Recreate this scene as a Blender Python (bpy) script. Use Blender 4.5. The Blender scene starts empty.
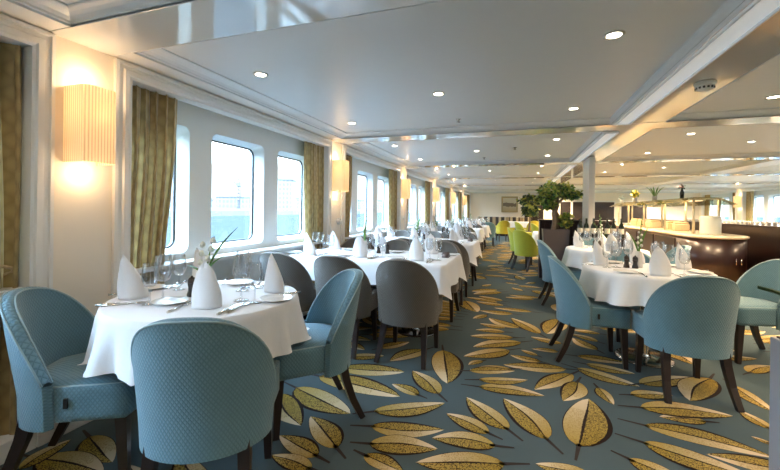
import bpy, bmesh, math, random
from mathutils import Vector, Matrix
random.seed(7)
sc = bpy.context.scene
COL = sc.collection
PI = math.pi

# ------------------------------------------------------------------ materials
MATS = {}
def new_mat(name):
    m = bpy.data.materials.new(name); m.use_nodes = True
    nt = m.node_tree
    bs = nt.nodes['Principled BSDF']
    MATS[name] = m
    return m, nt, bs

def N(nt, typ, **kw):
    n = nt.nodes.new(typ)
    for k, v in kw.items():
        setattr(n, k, v)
    return n

def mathn(nt, op, a, b=None, c=None, clamp=False):
    n = nt.nodes.new('ShaderNodeMath'); n.operation = op; n.use_clamp = clamp
    for i, x in enumerate((a, b, c)):
        if x is None: continue
        if isinstance(x, (int, float)): n.inputs[i].default_value = x
        else: nt.links.new(x, n.inputs[i])
    return n.outputs[0]

def mixc(nt, fac, a, b):
    n = nt.nodes.new('ShaderNodeMix'); n.data_type = 'RGBA'
    for key, x in ((0, fac), (6, a), (7, b)):
        if isinstance(x, (int, float)): n.inputs[key].default_value = x
        elif isinstance(x, tuple): n.inputs[key].default_value = (*x, 1) if len(x) == 3 else x
        else: nt.links.new(x, n.inputs[key])
    return n.outputs[2]

def plain(name, col, rough=.5, metal=0., spec=.5, var=.06, scale=12., bump=0., coat=0., sheen=0., trans=0.):
    """principled with a faint procedural noise variation"""
    m, nt, bs = new_mat(name)
    tc = N(nt, 'ShaderNodeTexCoord')
    no = N(nt, 'ShaderNodeTexNoise'); no.inputs['Scale'].default_value = scale; no.inputs['Detail'].default_value = 3
    nt.links.new(tc.outputs['Object'], no.inputs['Vector'])
    lo = tuple(max(0, c * (1 - var)) for c in col); hi = tuple(min(1, c * (1 + var)) for c in col)
    nt.links.new(mixc(nt, no.outputs['Fac'], lo, hi), bs.inputs['Base Color'])
    bs.inputs['Roughness'].default_value = rough
    bs.inputs['Metallic'].default_value = metal
    bs.inputs['Specular IOR Level'].default_value = spec
    if coat: bs.inputs['Coat Weight'].default_value = coat; bs.inputs['Coat Roughness'].default_value = .05
    if sheen: bs.inputs['Sheen Weight'].default_value = sheen; bs.inputs['Sheen Roughness'].default_value = .5
    if trans: bs.inputs['Transmission Weight'].default_value = trans
    if bump:
        b = N(nt, 'ShaderNodeBump'); b.inputs['Strength'].default_value = bump; b.inputs['Distance'].default_value = .01
        nt.links.new(no.outputs['Fac'], b.inputs['Height']); nt.links.new(b.outputs['Normal'], bs.inputs['Normal'])
    return m

def quilt(name, col, line, rough=.75):
    """quilted upholstery: raised diamonds about 2 cm wide on the UV map (metres)"""
    m, nt, bs = new_mat(name)
    uv = N(nt, 'ShaderNodeUVMap')
    sp = N(nt, 'ShaderNodeSeparateXYZ'); nt.links.new(uv.outputs[0], sp.inputs[0])
    k = PI / .0175
    a = mathn(nt, 'MULTIPLY', mathn(nt, 'ADD', sp.outputs[0], mathn(nt, 'MULTIPLY', sp.outputs[1], .75)), k)
    b = mathn(nt, 'MULTIPLY', mathn(nt, 'SUBTRACT', sp.outputs[0], mathn(nt, 'MULTIPLY', sp.outputs[1], .75)), k)
    h = mathn(nt, 'MINIMUM', mathn(nt, 'ABSOLUTE', mathn(nt, 'SINE', a)), mathn(nt, 'ABSOLUTE', mathn(nt, 'SINE', b)))
    h2 = mathn(nt, 'POWER', h, .6)
    no = N(nt, 'ShaderNodeTexNoise'); no.inputs['Scale'].default_value = 9
    base = mixc(nt, no.outputs['Fac'], tuple(c * .86 for c in col), tuple(c * 1.14 for c in col))
    nt.links.new(mixc(nt, h2, line, base), bs.inputs['Base Color'])
    bu = N(nt, 'ShaderNodeBump'); bu.inputs['Strength'].default_value = .55; bu.inputs['Distance'].default_value = .004
    nt.links.new(h2, bu.inputs['Height']); nt.links.new(bu.outputs['Normal'], bs.inputs['Normal'])
    bs.inputs['Roughness'].default_value = rough
    bs.inputs['Sheen Weight'].default_value = .35; bs.inputs['Sheen Roughness'].default_value = .4
    return m

def glassy(name, tint, gloss=.12, rough=.02, edge=.5):
    m, nt, bs = new_mat(name)
    nt.nodes.remove(bs)
    out = nt.nodes['Material Output']
    tr = N(nt, 'ShaderNodeBsdfTransparent'); tr.inputs[0].default_value = (*tint, 1)
    gl = N(nt, 'ShaderNodeBsdfGlossy'); gl.inputs['Roughness'].default_value = rough
    no = N(nt, 'ShaderNodeTexNoise'); no.inputs['Scale'].default_value = 3
    lw = N(nt, 'ShaderNodeLayerWeight'); lw.inputs[0].default_value = .32
    f = mathn(nt, 'ADD', mathn(nt, 'MULTIPLY', lw.outputs['Facing'], edge), mathn(nt, 'MULTIPLY', no.outputs['Fac'], gloss), clamp=True)
    mx = N(nt, 'ShaderNodeMixShader')
    nt.links.new(f, mx.inputs[0]); nt.links.new(tr.outputs[0], mx.inputs[1]); nt.links.new(gl.outputs[0], mx.inputs[2])
    nt.links.new(mx.outputs[0], out.inputs[0])
    return m

def emis(name, col, strength):
    m, nt, bs = new_mat(name)
    bs.inputs['Base Color'].default_value = (*col, 1)
    bs.inputs['Emission Color'].default_value = (*col, 1); bs.inputs['Emission Strength'].default_value = strength
    return m

M_white = plain('white_lacquer', (.80, .79, .76), .28, spec=.5, var=.02)
M_slot = plain('bright_white_slot_enamel', (.90, .92, .94), .2, var=.01)
M_wall = plain('cream_wall_paint', (.87, .79, .67), .45, var=.02)
M_ceil = plain('ceiling_paint', (.76, .78, .79), .40, spec=.35, var=.015)
M_beam = plain('glossy_white_beam', (.72, .72, .70), .07, spec=.9, var=.01, coat=.6)
M_panel = plain('window_panel_paint', (.74, .77, .76), .35, var=.02)
M_rubber = plain('black_rubber', (.02, .025, .03), .5)
M_frameedge = plain('window_reveal_paint', (.80, .86, .86), .25, var=.02)
M_cloth = plain('white_linen', (.86, .87, .90), .8, var=.02, scale=60, bump=.12, sheen=.2)
M_napkin = plain('white_napkin_linen', (.90, .91, .94), .8, var=.02, scale=90, bump=.1)
M_china = plain('white_china', (.88, .88, .87), .12, var=.01)
M_steel = plain('polished_steel', (.72, .72, .72), .12, metal=1, var=.03)
M_disc = plain('polished_bronze_steel', (.55, .50, .46), .10, metal=1, var=.05)
M_cutlery = plain('cutlery_steel', (.70, .68, .64), .16, metal=1, var=.03)
M_leg = plain('dark_espresso_wood', (.018, .010, .009), .35, var=.3, scale=25)
M_blue = quilt('teal_blue_quilt', (.150, .285, .350), (.085, .178, .230))
M_taupe = quilt('taupe_grey_quilt', (.150, .138, .122), (.085, .078, .070))
M_lime = quilt('lime_green_quilt', (.50, .53, .045), (.32, .35, .02))
M_yellow = quilt('yellow_quilt', (.62, .50, .03), (.42, .33, .02))
M_pip_blue = plain('pale_blue_piping', (.30, .42, .46), .6)
M_pip_taupe = plain('taupe_piping', (.24, .22, .20), .6)
M_pip_lime = plain('lime_piping', (.55, .60, .12), .6)
M_pip_yellow = plain('yellow_piping', (.65, .55, .08), .6)
M_tag = plain('black_tag', (.01, .01, .01), .5)
M_glass = glassy('clear_glass', (.96, .97, .98), .09, .02, .75)
M_pane = glassy('window_glass', (.97, .99, .99), .05, .01, .15)
M_guard = glassy('buffet_guard_glass', (.88, .85, .66), .22, .05, .45)
M_mill = plain('dark_mill_wood', (.025, .018, .015), .3, var=.2)
M_vase = plain('white_vase_glaze', (.82, .82, .82), .2, var=.02)
M_pewter = plain('pewter_pot', (.33, .34, .35), .35, metal=.6)
M_leafg = plain('leaf_green', (.10, .24, .035), .45, var=.35, scale=20)
M_leafd = plain('dark_leaf_green', (.022, .060, .018), .4, var=.4, scale=14)
M_leafy = plain('mixed_foliage_green', (.34, .38, .07), .5, var=.5, scale=8)
M_petal = plain('white_petal', (.85, .87, .80), .6, var=.03)
M_ypetal = plain('yellow_petal', (.80, .62, .02), .6, var=.1)
M_bark = plain('pale_bark', (.20, .15, .10), .8, var=.3, scale=30, bump=.4)
M_taupepot = plain('taupe_planter_lacquer', (.105, .082, .078), .35, var=.05)
M_greypl = plain('brushed_grey_planter', (.36, .37, .42), .38, metal=.35, var=.12, scale=5)
M_soil = plain('soil', (.03, .02, .015), .9, var=.4)
M_marble = plain('pale_marble_top', (.62, .55, .43), .15, var=.18, scale=4)
M_brass = plain('brushed_brass_metal', (.66, .60, .46), .32, metal=.75, var=.06)
M_drum = plain('white_enamel', (.70, .76, .74), .3, var=.03)
M_bottle = plain('dark_bottle_glass', (.010, .016, .012), .08, var=.2)
M_label = plain('cream_paper_label', (.70, .66, .55), .7)
M_wicker = plain('tan_basket', (.55, .41, .25), .7, var=.25, scale=60, bump=.3)
M_gold = plain('gold_picture_frame', (.42, .34, .18), .35, metal=.6, var=.1)
M_dark = plain('dark_panel', (.025, .020, .020), .25, var=.2)
M_sea = None

def wood_mat(name, c1, c2, rough=.32, sx=1., coat=.08):
    m, nt, bs = new_mat(name)
    tc = N(nt, 'ShaderNodeTexCoord'); mp = N(nt, 'ShaderNodeMapping'); mp.inputs['Scale'].default_value = (14 * sx, 14 * sx, .9)
    nt.links.new(tc.outputs['Object'], mp.inputs[0])
    no = N(nt, 'ShaderNodeTexNoise'); no.inputs['Scale'].default_value = 2.2; no.inputs['Detail'].default_value = 6
    nt.links.new(mp.outputs[0], no.inputs['Vector'])
    nt.links.new(mixc(nt, no.outputs['Fac'], c1, c2), bs.inputs['Base Color'])
    bs.inputs['Roughness'].default_value = rough; bs.inputs['Coat Weight'].default_value = coat
    bs.inputs['Coat Roughness'].default_value = .06
    return m
M_dwood = wood_mat('dark_polished_mahogany', (.007, .003, .004), (.026, .009, .010))

def shade_mat():
    m, nt, bs = new_mat('pleated_lamp_fabric')
    uv = N(nt, 'ShaderNodeUVMap'); sp = N(nt, 'ShaderNodeSeparateXYZ'); nt.links.new(uv.outputs[0], sp.inputs[0])
    s = mathn(nt, 'ABSOLUTE', mathn(nt, 'SINE', mathn(nt, 'MULTIPLY', sp.outputs[0], PI / .016)))
    s = mathn(nt, 'POWER', s, .45)
    col = mixc(nt, s, (.50, .28, .12), (1.0, .82, .54))
    nt.links.new(col, bs.inputs['Base Color'])
    bs.inputs['Roughness'].default_value = .9
    nt.links.new(col, bs.inputs['Emission Color']); bs.inputs['Emission Strength'].default_value = .12
    tr = N(nt, 'ShaderNodeBsdfTranslucent'); nt.links.new(col, tr.inputs[0])
    mx = N(nt, 'ShaderNodeMixShader'); mx.inputs[0].default_value = .22
    out = nt.nodes['Material Output']
    nt.links.new(bs.outputs[0], mx.inputs[1]); nt.links.new(tr.outputs[0], mx.inputs[2]); nt.links.new(mx.outputs[0], out.inputs[0])
    return m
M_shade = shade_mat()

def curtain_mat():
    m, nt, bs = new_mat('gold_damask_curtain')
    uv = N(nt, 'ShaderNodeUVMap'); sp = N(nt, 'ShaderNodeSeparateXYZ'); nt.links.new(uv.outputs[0], sp.inputs[0])
    k = PI / .07
    a = mathn(nt, 'SINE', mathn(nt, 'MULTIPLY', mathn(nt, 'ADD', sp.outputs[0], mathn(nt, 'MULTIPLY', sp.outputs[1], .6)), k))
    b = mathn(nt, 'SINE', mathn(nt, 'MULTIPLY', mathn(nt, 'SUBTRACT', sp.outputs[0], mathn(nt, 'MULTIPLY', sp.outputs[1], .6)), k))
    p = mathn(nt, 'MULTIPLY', mathn(nt, 'ABSOLUTE', a), mathn(nt, 'ABSOLUTE', b))
    no = N(nt, 'ShaderNodeTexNoise'); no.inputs['Scale'].default_value = 40
    p = mathn(nt, 'ADD', p, mathn(nt, 'MULTIPLY', no.outputs['Fac'], .35), clamp=True)
    col = mixc(nt, p, (.34, .24, .095), (.47, .345, .145))
    nt.links.new(col, bs.inputs['Base Color']); bs.inputs['Roughness'].default_value = .55
    bs.inputs['Sheen Weight'].default_value = .4
    tr = N(nt, 'ShaderNodeBsdfTranslucent'); nt.links.new(col, tr.inputs[0])
    mx = N(nt, 'ShaderNodeMixShader'); mx.inputs[0].default_value = .12
    out = nt.nodes['Material Output']
    nt.links.new(bs.outputs[0], mx.inputs[1]); nt.links.new(tr.outputs[0], mx.inputs[2]); nt.links.new(mx.outputs[0], out.inputs[0])
    return m
M_curtain = curtain_mat()

def carpet_mats():
    m, nt, bs = new_mat('teal_grey_carpet')
    tc = N(nt, 'ShaderNodeTexCoord')
    n1 = N(nt, 'ShaderNodeTexNoise'); n1.inputs['Scale'].default_value = 420; n1.inputs['Detail'].default_value = 2
    n2 = N(nt, 'ShaderNodeTexNoise'); n2.inputs['Scale'].default_value = 1.6
    for n in (n1, n2): nt.links.new(tc.outputs['Object'], n.inputs['Vector'])
    c = mixc(nt, n1.outputs['Fac'], (.045, .070, .080), (.092, .130, .142))
    c = mixc(nt, mathn(nt, 'MULTIPLY', n2.outputs['Fac'], .35), c, (.075, .090, .090))
    nt.links.new(c, bs.inputs['Base Color']); bs.inputs['Roughness'].default_value = .95
    bs.inputs['Specular IOR Level'].default_value = .15
    b = N(nt, 'ShaderNodeBump'); b.inputs['Strength'].default_value = .25; b.inputs['Distance'].default_value = .004
    nt.links.new(n1.outputs['Fac'], b.inputs['Height']); nt.links.new(b.outputs['Normal'], bs.inputs['Normal'])
    m2, nt, bs = new_mat('carpet_leaf_motif')
    uv = N(nt, 'ShaderNodeUVMap'); sp = N(nt, 'ShaderNodeSeparateXYZ'); nt.links.new(uv.outputs[0], sp.inputs[0])
    u, v = sp.outputs[0], sp.outputs[1]                       # u along the leaf 0..1, v across -1..1
    tc = N(nt, 'ShaderNodeTexCoord')
    vo = N(nt, 'ShaderNodeTexNoise'); vo.inputs['Scale'].default_value = 170; vo.inputs['Detail'].default_value = 1
    nt.links.new(tc.outputs['Object'], vo.inputs['Vector'])
    rib = mathn(nt, 'SUBTRACT', v, mathn(nt, 'MULTIPLY', mathn(nt, 'SINE', mathn(nt, 'MULTIPLY', u, PI)), .12))
    side = mathn(nt, 'GREATER_THAN', rib, 0.)
    cream = mixc(nt, mathn(nt, 'POWER', u, 1.3), (.36, .25, .06), (.66, .53, .37))
    gold = mixc(nt, u, (.30, .20, .025), (.44, .31, .09))
    dots = mathn(nt, 'GREATER_THAN', vo.outputs['Fac'], .54)
    gold = mixc(nt, dots, gold, (.07, .045, .018))
    dots2 = mathn(nt, 'MULTIPLY', mathn(nt, 'GREATER_THAN', vo.outputs['Fac'], .55), mathn(nt, 'LESS_THAN', u, .7))
    cream = mixc(nt, mathn(nt, 'MULTIPLY', dots2, .6), cream, (.25, .16, .04))
    c = mixc(nt, side, gold, cream)
    wob = mathn(nt, 'MULTIPLY', mathn(nt, 'SUBTRACT', vo.outputs['Fac'], .5), .10)
    ribline = mathn(nt, 'LESS_THAN', mathn(nt, 'ABSOLUTE', mathn(nt, 'ADD', rib, wob)), .065)
    edge = mathn(nt, 'MAXIMUM', mathn(nt, 'LESS_THAN', v, -.80), mathn(nt, 'GREATER_THAN', v, .955))
    dk = mathn(nt, 'MAXIMUM', ribline, edge)
    c = mixc(nt, dk, c, (.022, .013, .010))
    nt.links.new(c, bs.inputs['Base Color']); bs.inputs['Roughness'].default_value = .95
    bs.inputs['Specular IOR Level'].default_value = .15
    m3 = plain('carpet_leaf_stem', (.022, .013, .010), .95)
    m4 = wood_mat('warm_oak_floor', (.42, .24, .09), (.62, .38, .16), .3, .5, .2)
    return m, m2, m3, m4
M_carpet, M_motif, M_stem, M_oak = carpet_mats()

def stripes_mat():
    m, nt, bs = new_mat('striped_banquette_fabric')
    tc = N(nt, 'ShaderNodeTexCoord'); sp = N(nt, 'ShaderNodeSeparateXYZ'); nt.links.new(tc.outputs['Object'], sp.inputs[0])
    s = mathn(nt, 'SINE', mathn(nt, 'MULTIPLY', sp.outputs[0], 23.))
    s2 = mathn(nt, 'SINE', mathn(nt, 'MULTIPLY', sp.outputs[0], 9.7))
    c = mixc(nt, mathn(nt, 'GREATER_THAN', s, .25), (.03, .022, .02), (.45, .36, .24))
    c = mixc(nt, mathn(nt, 'GREATER_THAN', s2, .75), c, (.28, .20, .12))
    nt.links.new(c, bs.inputs['Base Color']); bs.inputs['Roughness'].default_value = .8
    return m
M_stripe = stripes_mat()

def painting_mat():
    m, nt, bs = new_mat('painted_canvas')
    tc = N(nt, 'ShaderNodeTexCoord'); sp = N(nt, 'ShaderNodeSeparateXYZ'); nt.links.new(tc.outputs['Object'], sp.inputs[0])
    no = N(nt, 'ShaderNodeTexNoise'); no.inputs['Scale'].default_value = 7; no.inputs['Detail'].default_value = 5
    nt.links.new(tc.outputs['Object'], no.inputs['Vector'])
    h = mathn(nt, 'ADD', sp.outputs[2], mathn(nt, 'MULTIPLY', mathn(nt, 'SUBTRACT', no.outputs['Fac'], .5), .22))
    hill = mathn(nt, 'LESS_THAN', mathn(nt, 'ABSOLUTE', mathn(nt, 'SUBTRACT', h, -.02)), .09)
    c = mixc(nt, mathn(nt, 'ADD', mathn(nt, 'MULTIPLY', sp.outputs[2], 1.2), .5, clamp=True), (.42, .33, .18), (.66, .62, .50))
    c = mixc(nt, mathn(nt, 'MULTIPLY', hill, .85), c, (.10, .06, .03))
    nt.links.new(c, bs.inputs['Base Color']); bs.inputs['Roughness'].default_value = .5
    return m
M_paint = painting_mat()

def sea_mat():
    m, nt, bs = new_mat('choppy_sea_water')
    tc = N(nt, 'ShaderNodeTexCoord'); mp = N(nt, 'ShaderNodeMapping'); mp.inputs['Scale'].default_value = (.5, 1.6, 1)
    nt.links.new(tc.outputs['Object'], mp.inputs[0])
    no = N(nt, 'ShaderNodeTexNoise'); no.inputs['Scale'].default_value = .9; no.inputs['Detail'].default_value = 8; no.inputs['Roughness'].default_value = .72
    nt.links.new(mp.outputs[0], no.inputs['Vector'])
    nt.links.new(mixc(nt, no.outputs['Fac'], (.012, .017, .020), (.046, .051, .054)), bs.inputs['Base Color'])
    bs.inputs['Roughness'].default_value = .22; bs.inputs['IOR'].default_value = 1.33
    b = N(nt, 'ShaderNodeBump'); b.inputs['Strength'].default_value = .35; b.inputs['Distance'].default_value = .3; bs.inputs['Specular IOR Level'].default_value = 0.
    nt.links.new(no.outputs['Fac'], b.inputs['Height']); nt.links.new(b.outputs['Normal'], bs.inputs['Normal'])
    return m
M_sea = sea_mat()
def building_mat():
    m, nt, bs = new_mat('hazy_apartment_facade')
    tc = N(nt, 'ShaderNodeTexCoord')
    br = N(nt, 'ShaderNodeTexBrick'); br.offset = 0
    br.inputs['Color1'].default_value = (.055, .07, .085, 1); br.inputs['Color2'].default_value = (.065, .08, .095, 1); br.inputs['Mortar'].default_value = (.13, .115, .105, 1)
    br.inputs['Scale'].default_value = 1.; br.inputs['Brick Width'].default_value = 2.4; br.inputs['Row Height'].default_value = 2.9; br.inputs['Mortar Size'].default_value = .55
    mp = N(nt, 'ShaderNodeMapping'); mp.inputs['Rotation'].default_value = (PI / 2, 0, 0)
    sp = N(nt, 'ShaderNodeSeparateXYZ'); cb = N(nt, 'ShaderNodeCombineXYZ')
    nt.links.new(tc.outputs['Object'], sp.inputs[0])
    nt.links.new(mathn(nt, 'ADD', sp.outputs[0], sp.outputs[1]), cb.inputs[0]); nt.links.new(sp.outputs[2], cb.inputs[1])
    nt.links.new(cb.outputs[0], br.inputs['Vector'])
    nt.links.new(br.outputs['Color'], bs.inputs['Base Color']); bs.inputs['Roughness'].default_value = .8
    return m
M_bldg = building_mat()
M_haze = plain('hazy_shore_concrete', (.09, .10, .095), .9, var=.1, scale=.05)
M_steelred = plain('hazy_crane_steel', (.11, .09, .09), .7, var=.1)

# ------------------------------------------------------------------ mesh helpers
class MB:
    def __init__(s): s.v = []; s.f = []; s.uv = []; s.mi = []; s.sm = []
    def face(s, idx, uv=None, mi=0, sm=False):
        s.f.append(tuple(idx)); s.uv.append(uv); s.mi.append(mi); s.sm.append(sm)
    def add(s, verts):
        b = len(s.v); s.v.extend(verts); return b
    def box(s, x0, x1, y0, y1, z0, z1, mi=0):
        b = s.add([(x, y, z) for z in (z0, z1) for y in (y0, y1) for x in (x0, x1)])
        for q in ((0, 2, 3, 1), (4, 5, 7, 6), (0, 1, 5, 4), (2, 6, 7, 3), (0, 4, 6, 2), (1, 3, 7, 5)):
            s.face([b + i for i in q], None, mi)
    def bbox(s, x0, x1, y0, y1, z0, z1, r=.01, mi=0, seg=2):
        """rounded box"""
        bm = bmesh.new(); bmesh.ops.create_cube(bm, size=1)
        for v in bm.verts:
            v.co = Vector(((x0 + x1) / 2 + v.co.x * (x1 - x0), (y0 + y1) / 2 + v.co.y * (y1 - y0), (z0 + z1) / 2 + v.co.z * (z1 - z0)))
        bmesh.ops.bevel(bm, geom=list(bm.edges), offset=r, segments=seg, affect='EDGES', profile=.5)
        bm.verts.index_update()
        b = s.add([tuple(v.co) for v in bm.verts])
        for f in bm.faces: s.face([b + v.index for v in f.verts], [(v.co.x, v.co.y + v.co.z) for v in f.verts], mi, max(abs(c) for c in f.normal) < .98)
        bm.free()
    def lathe(s, prof, n=20, c=(0, 0, 0), mi=0, sm=True, cap=True):
        """profile list of (r,z)"""
        b = s.add([(c[0] + r * math.cos(2 * PI * i / n), c[1] + r * math.sin(2 * PI * i / n), c[2] + z) for r, z in prof for i in range(n)])
        for k in range(len(prof) - 1):
            for i in range(n):
                j = (i + 1) % n
                s.face([b + k * n + i, b + k * n + j, b + (k + 1) * n + j, b + (k + 1) * n + i], None, mi, sm)
        if cap:
            if prof[0][0] > 1e-4: s.face([b + i for i in reversed(range(n))], None, mi)
            if prof[-1][0] > 1e-4: s.face([b + (len(prof) - 1) * n + i for i in range(n)], None, mi)
    def tube(s, pts, rad, n=8, mi=0, sm=True, sq=False, cap=True):
        """swept tube; rad scalar or list"""
        pts = [Vector(p) for p in pts]
        rs = rad if isinstance(rad, (list, tuple)) else [rad] * len(pts)
        rings = []
        ref = None
        for i, p in enumerate(pts):
            d = (pts[min(i + 1, len(pts) - 1)] - pts[max(i - 1, 0)]).normalized()
            if ref is None:
                ref = Vector((1, 0, 0)) if abs(d.x) < .8 else Vector((0, 1, 0))
            a = (ref - d * ref.dot(d)).normalized(); bb = d.cross(a); ref = a
            off = PI / 4 if sq else 0
            k = math.sqrt(2) if sq else 1
            rings.append(s.add([tuple(p + (a * math.cos(2 * PI * j / n + off) + bb * math.sin(2 * PI * j / n + off)) * rs[i] * k) for j in range(n)]))
        for a, b in zip(rings, rings[1:]):
            for j in range(n):
                q = (j + 1) % n
                s.face([a + j, a + q, b + q, b + j], None, mi, sm)
        if cap:
            s.face([rings[0] + j for j in reversed(range(n))], None, mi); s.face([rings[-1] + j for j in range(n)], None, mi)
    def grid(s, P, nu, nv, uvf=None, mi=0, sm=True, closed=False):
        """P(i,j) -> co ; i in range(nu), j in range(nv)"""
        b = s.add([tuple(P(i, j)) for i in range(nu) for j in range(nv)])
        for i in range(nu if closed else nu - 1):
            i2 = (i + 1) % nu
            for j in range(nv - 1):
                q = [(i, j), (i2, j), (i2, j + 1), (i, j + 1)]
                s.face([b + a * nv + c for a, c in q], [uvf(a, c) for a, c in ((i, j), (i + 1, j), (i + 1, j + 1), (i, j + 1))] if uvf else None, mi, sm)
        return b
    def frame(s, x0, x1, y0, y1, prof, mi=0, fill=False, fmi=0, k0=1., k1=1.):
        """mitred rectangular moulding seen from below: prof = [(inset, z)...]; fill closes the last loop"""
        loops = []
        for d, z in prof:
            loops.append(s.add([(x0 + d * k0, y0 + d, z), (x1 - d * k1, y0 + d, z), (x1 - d * k1, y1 - d, z), (x0 + d * k0, y1 - d, z)]))
        for a, b in zip(loops, loops[1:]):
            for i in range(4):
                j = (i + 1) % 4
                s.face([a + j, a + i, b + i, b + j], None, mi)
        if fill: s.face([loops[-1] + i for i in (3, 2, 1, 0)], None, fmi)
    def build(s, name, mats, parent=None, loc=None):
        me = bpy.data.meshes.new(name)
        me.from_pydata(s.v, [], s.f)
        for m in (mats if isinstance(mats, (list, tuple)) else [mats]): me.materials.append(m)
        me.polygons.foreach_set('material_index', s.mi)
        me.polygons.foreach_set('use_smooth', s.sm)
        if any(u is not None for u in s.uv):
            l = me.uv_layers.new(name='UVMap')
            k = 0
            for f, u in zip(s.f, s.uv):
                for t in range(len(f)):
                    if u is not None: l.data[k].uv = u[t]
                    k += 1
        me.validate(); me.update()
        o = bpy.data.objects.new(name, me); COL.objects.link(o)
        if parent: o.parent = parent
        if loc: o.location = loc
        return o

def tag(o, label, cat, group=None, kind=None):
    o['label'] = label; o['category'] = cat
    if group: o['group'] = group
    if kind: o['kind'] = kind
    return o

def empty(name, loc=(0, 0, 0), rz=0, label=None, cat=None, group=None, kind=None):
    o = bpy.data.objects.new(name, None); COL.objects.link(o)
    o.location = loc; o.rotation_euler = (0, 0, rz); o.empty_display_size = .1
    if label: tag(o, label, cat, group, kind)
    return o

KIDS = {}
def kids(o):
    return [c for c in bpy.data.objects if c.parent == o]

def dup(root, loc, rz=0, label=None, group=None, scale=None):
    if root.name not in KIDS: KIDS[root.name] = [(c, kids(c)) for c in kids(root)]
    r = root.copy(); COL.objects.link(r); r.location = loc; r.rotation_euler = (0, 0, rz)
    if scale: r.scale = scale
    if label: r['label'] = label
    if group: r['group'] = group
    elif 'group' in r: del r['group']
    for c, gs in KIDS[root.name]:
        k = c.copy(); COL.objects.link(k); k.parent = r
        for g in gs:
            q = g.copy(); COL.objects.link(q); q.parent = k
    return r

class Proto:
    """first placing moves the source itself, later ones copy it with all its parts"""
    def __init__(s, root): s.root = root; s.used = False
    def put(s, loc, rz, label, group=None, scale=None):
        if not s.used:
            s.used = True
            KIDS[s.root.name] = [(c, kids(c)) for c in kids(s.root)]
            r = s.root; r.location = loc; r.rotation_euler = (0, 0, rz); r['label'] = label
            if group: r['group'] = group
            if scale: r.scale = scale
            return r
        return dup(s.root, loc, rz, label, group, scale)

# ------------------------------------------------------------------ layout constants (metres, X to starboard, Y along the ship)
WL, WR, YB, YF = -2.30, 7.60, 20.0, -3.2
PER = 3.08
P0 = 1.42                                  # pilaster and beam axis nearest the camera
ZB, ZC = 2.12, 2.18                        # beam soffit, ceiling panel
BEAMS = [P0 + PER * k for k in range(-1, 6)]
ORD = ['first', 'second', 'third', 'fourth', 'fifth', 'sixth', 'seventh', 'eighth', 'ninth', 'tenth', 'eleventh', 'twelfth', 'thirteenth', 'fourteenth', 'fifteenth', 'sixteenth']

# ------------------------------------------------------------------ floor with its woven leaves
LEAVES = [(-1.42,2.23,-0.93,2.06,0.075),(-1.36,2.44,-0.71,2.36,0.075),(-1.47,2.12,-1.14,1.85,0.070),(-0.86,1.74,-1.14,1.95,0.060),(-0.92,1.65,-1.20,1.73,0.050),(-0.90,1.56,-1.14,1.58,0.050),(-0.81,2.13,-0.42,2.38,0.055),(-0.77,1.98,-0.37,2.09,0.050),(-0.72,1.83,-0.37,1.91,0.055),(-0.71,1.74,-0.48,1.68,0.050),(-0.60,2.42,-0.82,2.51,0.040),(-0.48,2.48,-0.74,2.77,0.060),(-0.60,3.27,-0.45,2.65,0.105),(-0.03,2.21,-0.30,2.50,0.060),(-0.13,2.14,-0.39,2.26,0.045),(0.17,2.19,-0.07,2.57,0.075),(-0.09,2.04,-0.42,1.99,0.055),(-0.04,1.91,-0.45,1.77,0.060),(-0.24,2.68,0.19,2.70,0.050),(-0.25,2.79,0.09,2.91,0.040),(-0.33,2.92,0.00,3.04,0.045),(0.41,3.14,0.13,2.77,0.060),(0.34,1.97,0.10,1.96,0.050),(0.43,3.01,0.30,2.67,0.065),(0.55,2.96,0.60,2.73,0.040),(0.32,2.18,0.46,2.76,0.105),(0.74,2.92,1.01,3.01,0.050),(0.75,2.75,1.26,2.83,0.065),(0.71,2.53,1.25,2.42,0.060),(0.65,2.34,1.08,2.20,0.060),(0.54,2.16,0.78,2.01,0.055),(0.85,3.13,1.24,3.39,0.060),(1.38,3.42,1.09,2.96,0.095),(1.48,3.34,1.53,2.97,0.055),(1.39,2.73,1.33,2.93,0.045),(1.31,2.55,1.24,2.61,0.035),(1.72,3.65,1.97,3.88,0.050),(0.46,3.27,0.84,3.08,0.060),(0.54,3.38,0.87,3.31,0.050),(0.50,3.54,0.88,3.51,0.050),(0.38,3.22,-0.09,3.13,0.060),(0.20,3.30,-0.04,3.36,0.060),(0.18,3.43,0.05,3.52,0.050),(-0.05,3.48,-0.41,3.19,0.070),(0.05,3.73,-0.36,3.44,0.070),(-0.02,3.84,-0.42,3.73,0.060),(-0.10,3.98,-0.39,3.94,0.060),(-0.10,4.12,-0.37,4.18,0.060),(0.04,4.17,-0.29,4.43,0.070),(0.23,4.05,-0.05,4.53,0.070),(0.48,4.69,0.30,4.07,0.110),(0.41,3.82,0.14,3.92,0.060),(0.36,3.59,0.14,3.58,0.060),(-0.25,3.15,-0.35,3.03,0.060),(-0.03,3.07,-0.33,2.94,0.050),(-0.65,5.15,-0.44,4.64,0.120),(-1.28,2.62,-0.79,2.73,0.070),(-0.75,3.22,-0.96,2.88,0.080),(-1.31,2.84,-1.04,2.97,0.060),(-1.50,3.15,-1.24,3.03,0.070),(-1.13,3.12,-0.93,3.36,0.070),(0.69,3.76,0.53,4.04,0.060),(0.74,4.00,0.52,4.16,0.060),(0.81,4.27,0.56,4.30,0.060),(-2.14,1.38,-1.82,1.28,0.070),(-2.18,1.18,-1.79,1.22,0.060),(-2.17,1.10,-2.20,1.33,0.050),(-2.25,1.68,-2.01,1.84,0.060)]
rl = random.Random(21)
occ = []
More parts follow.
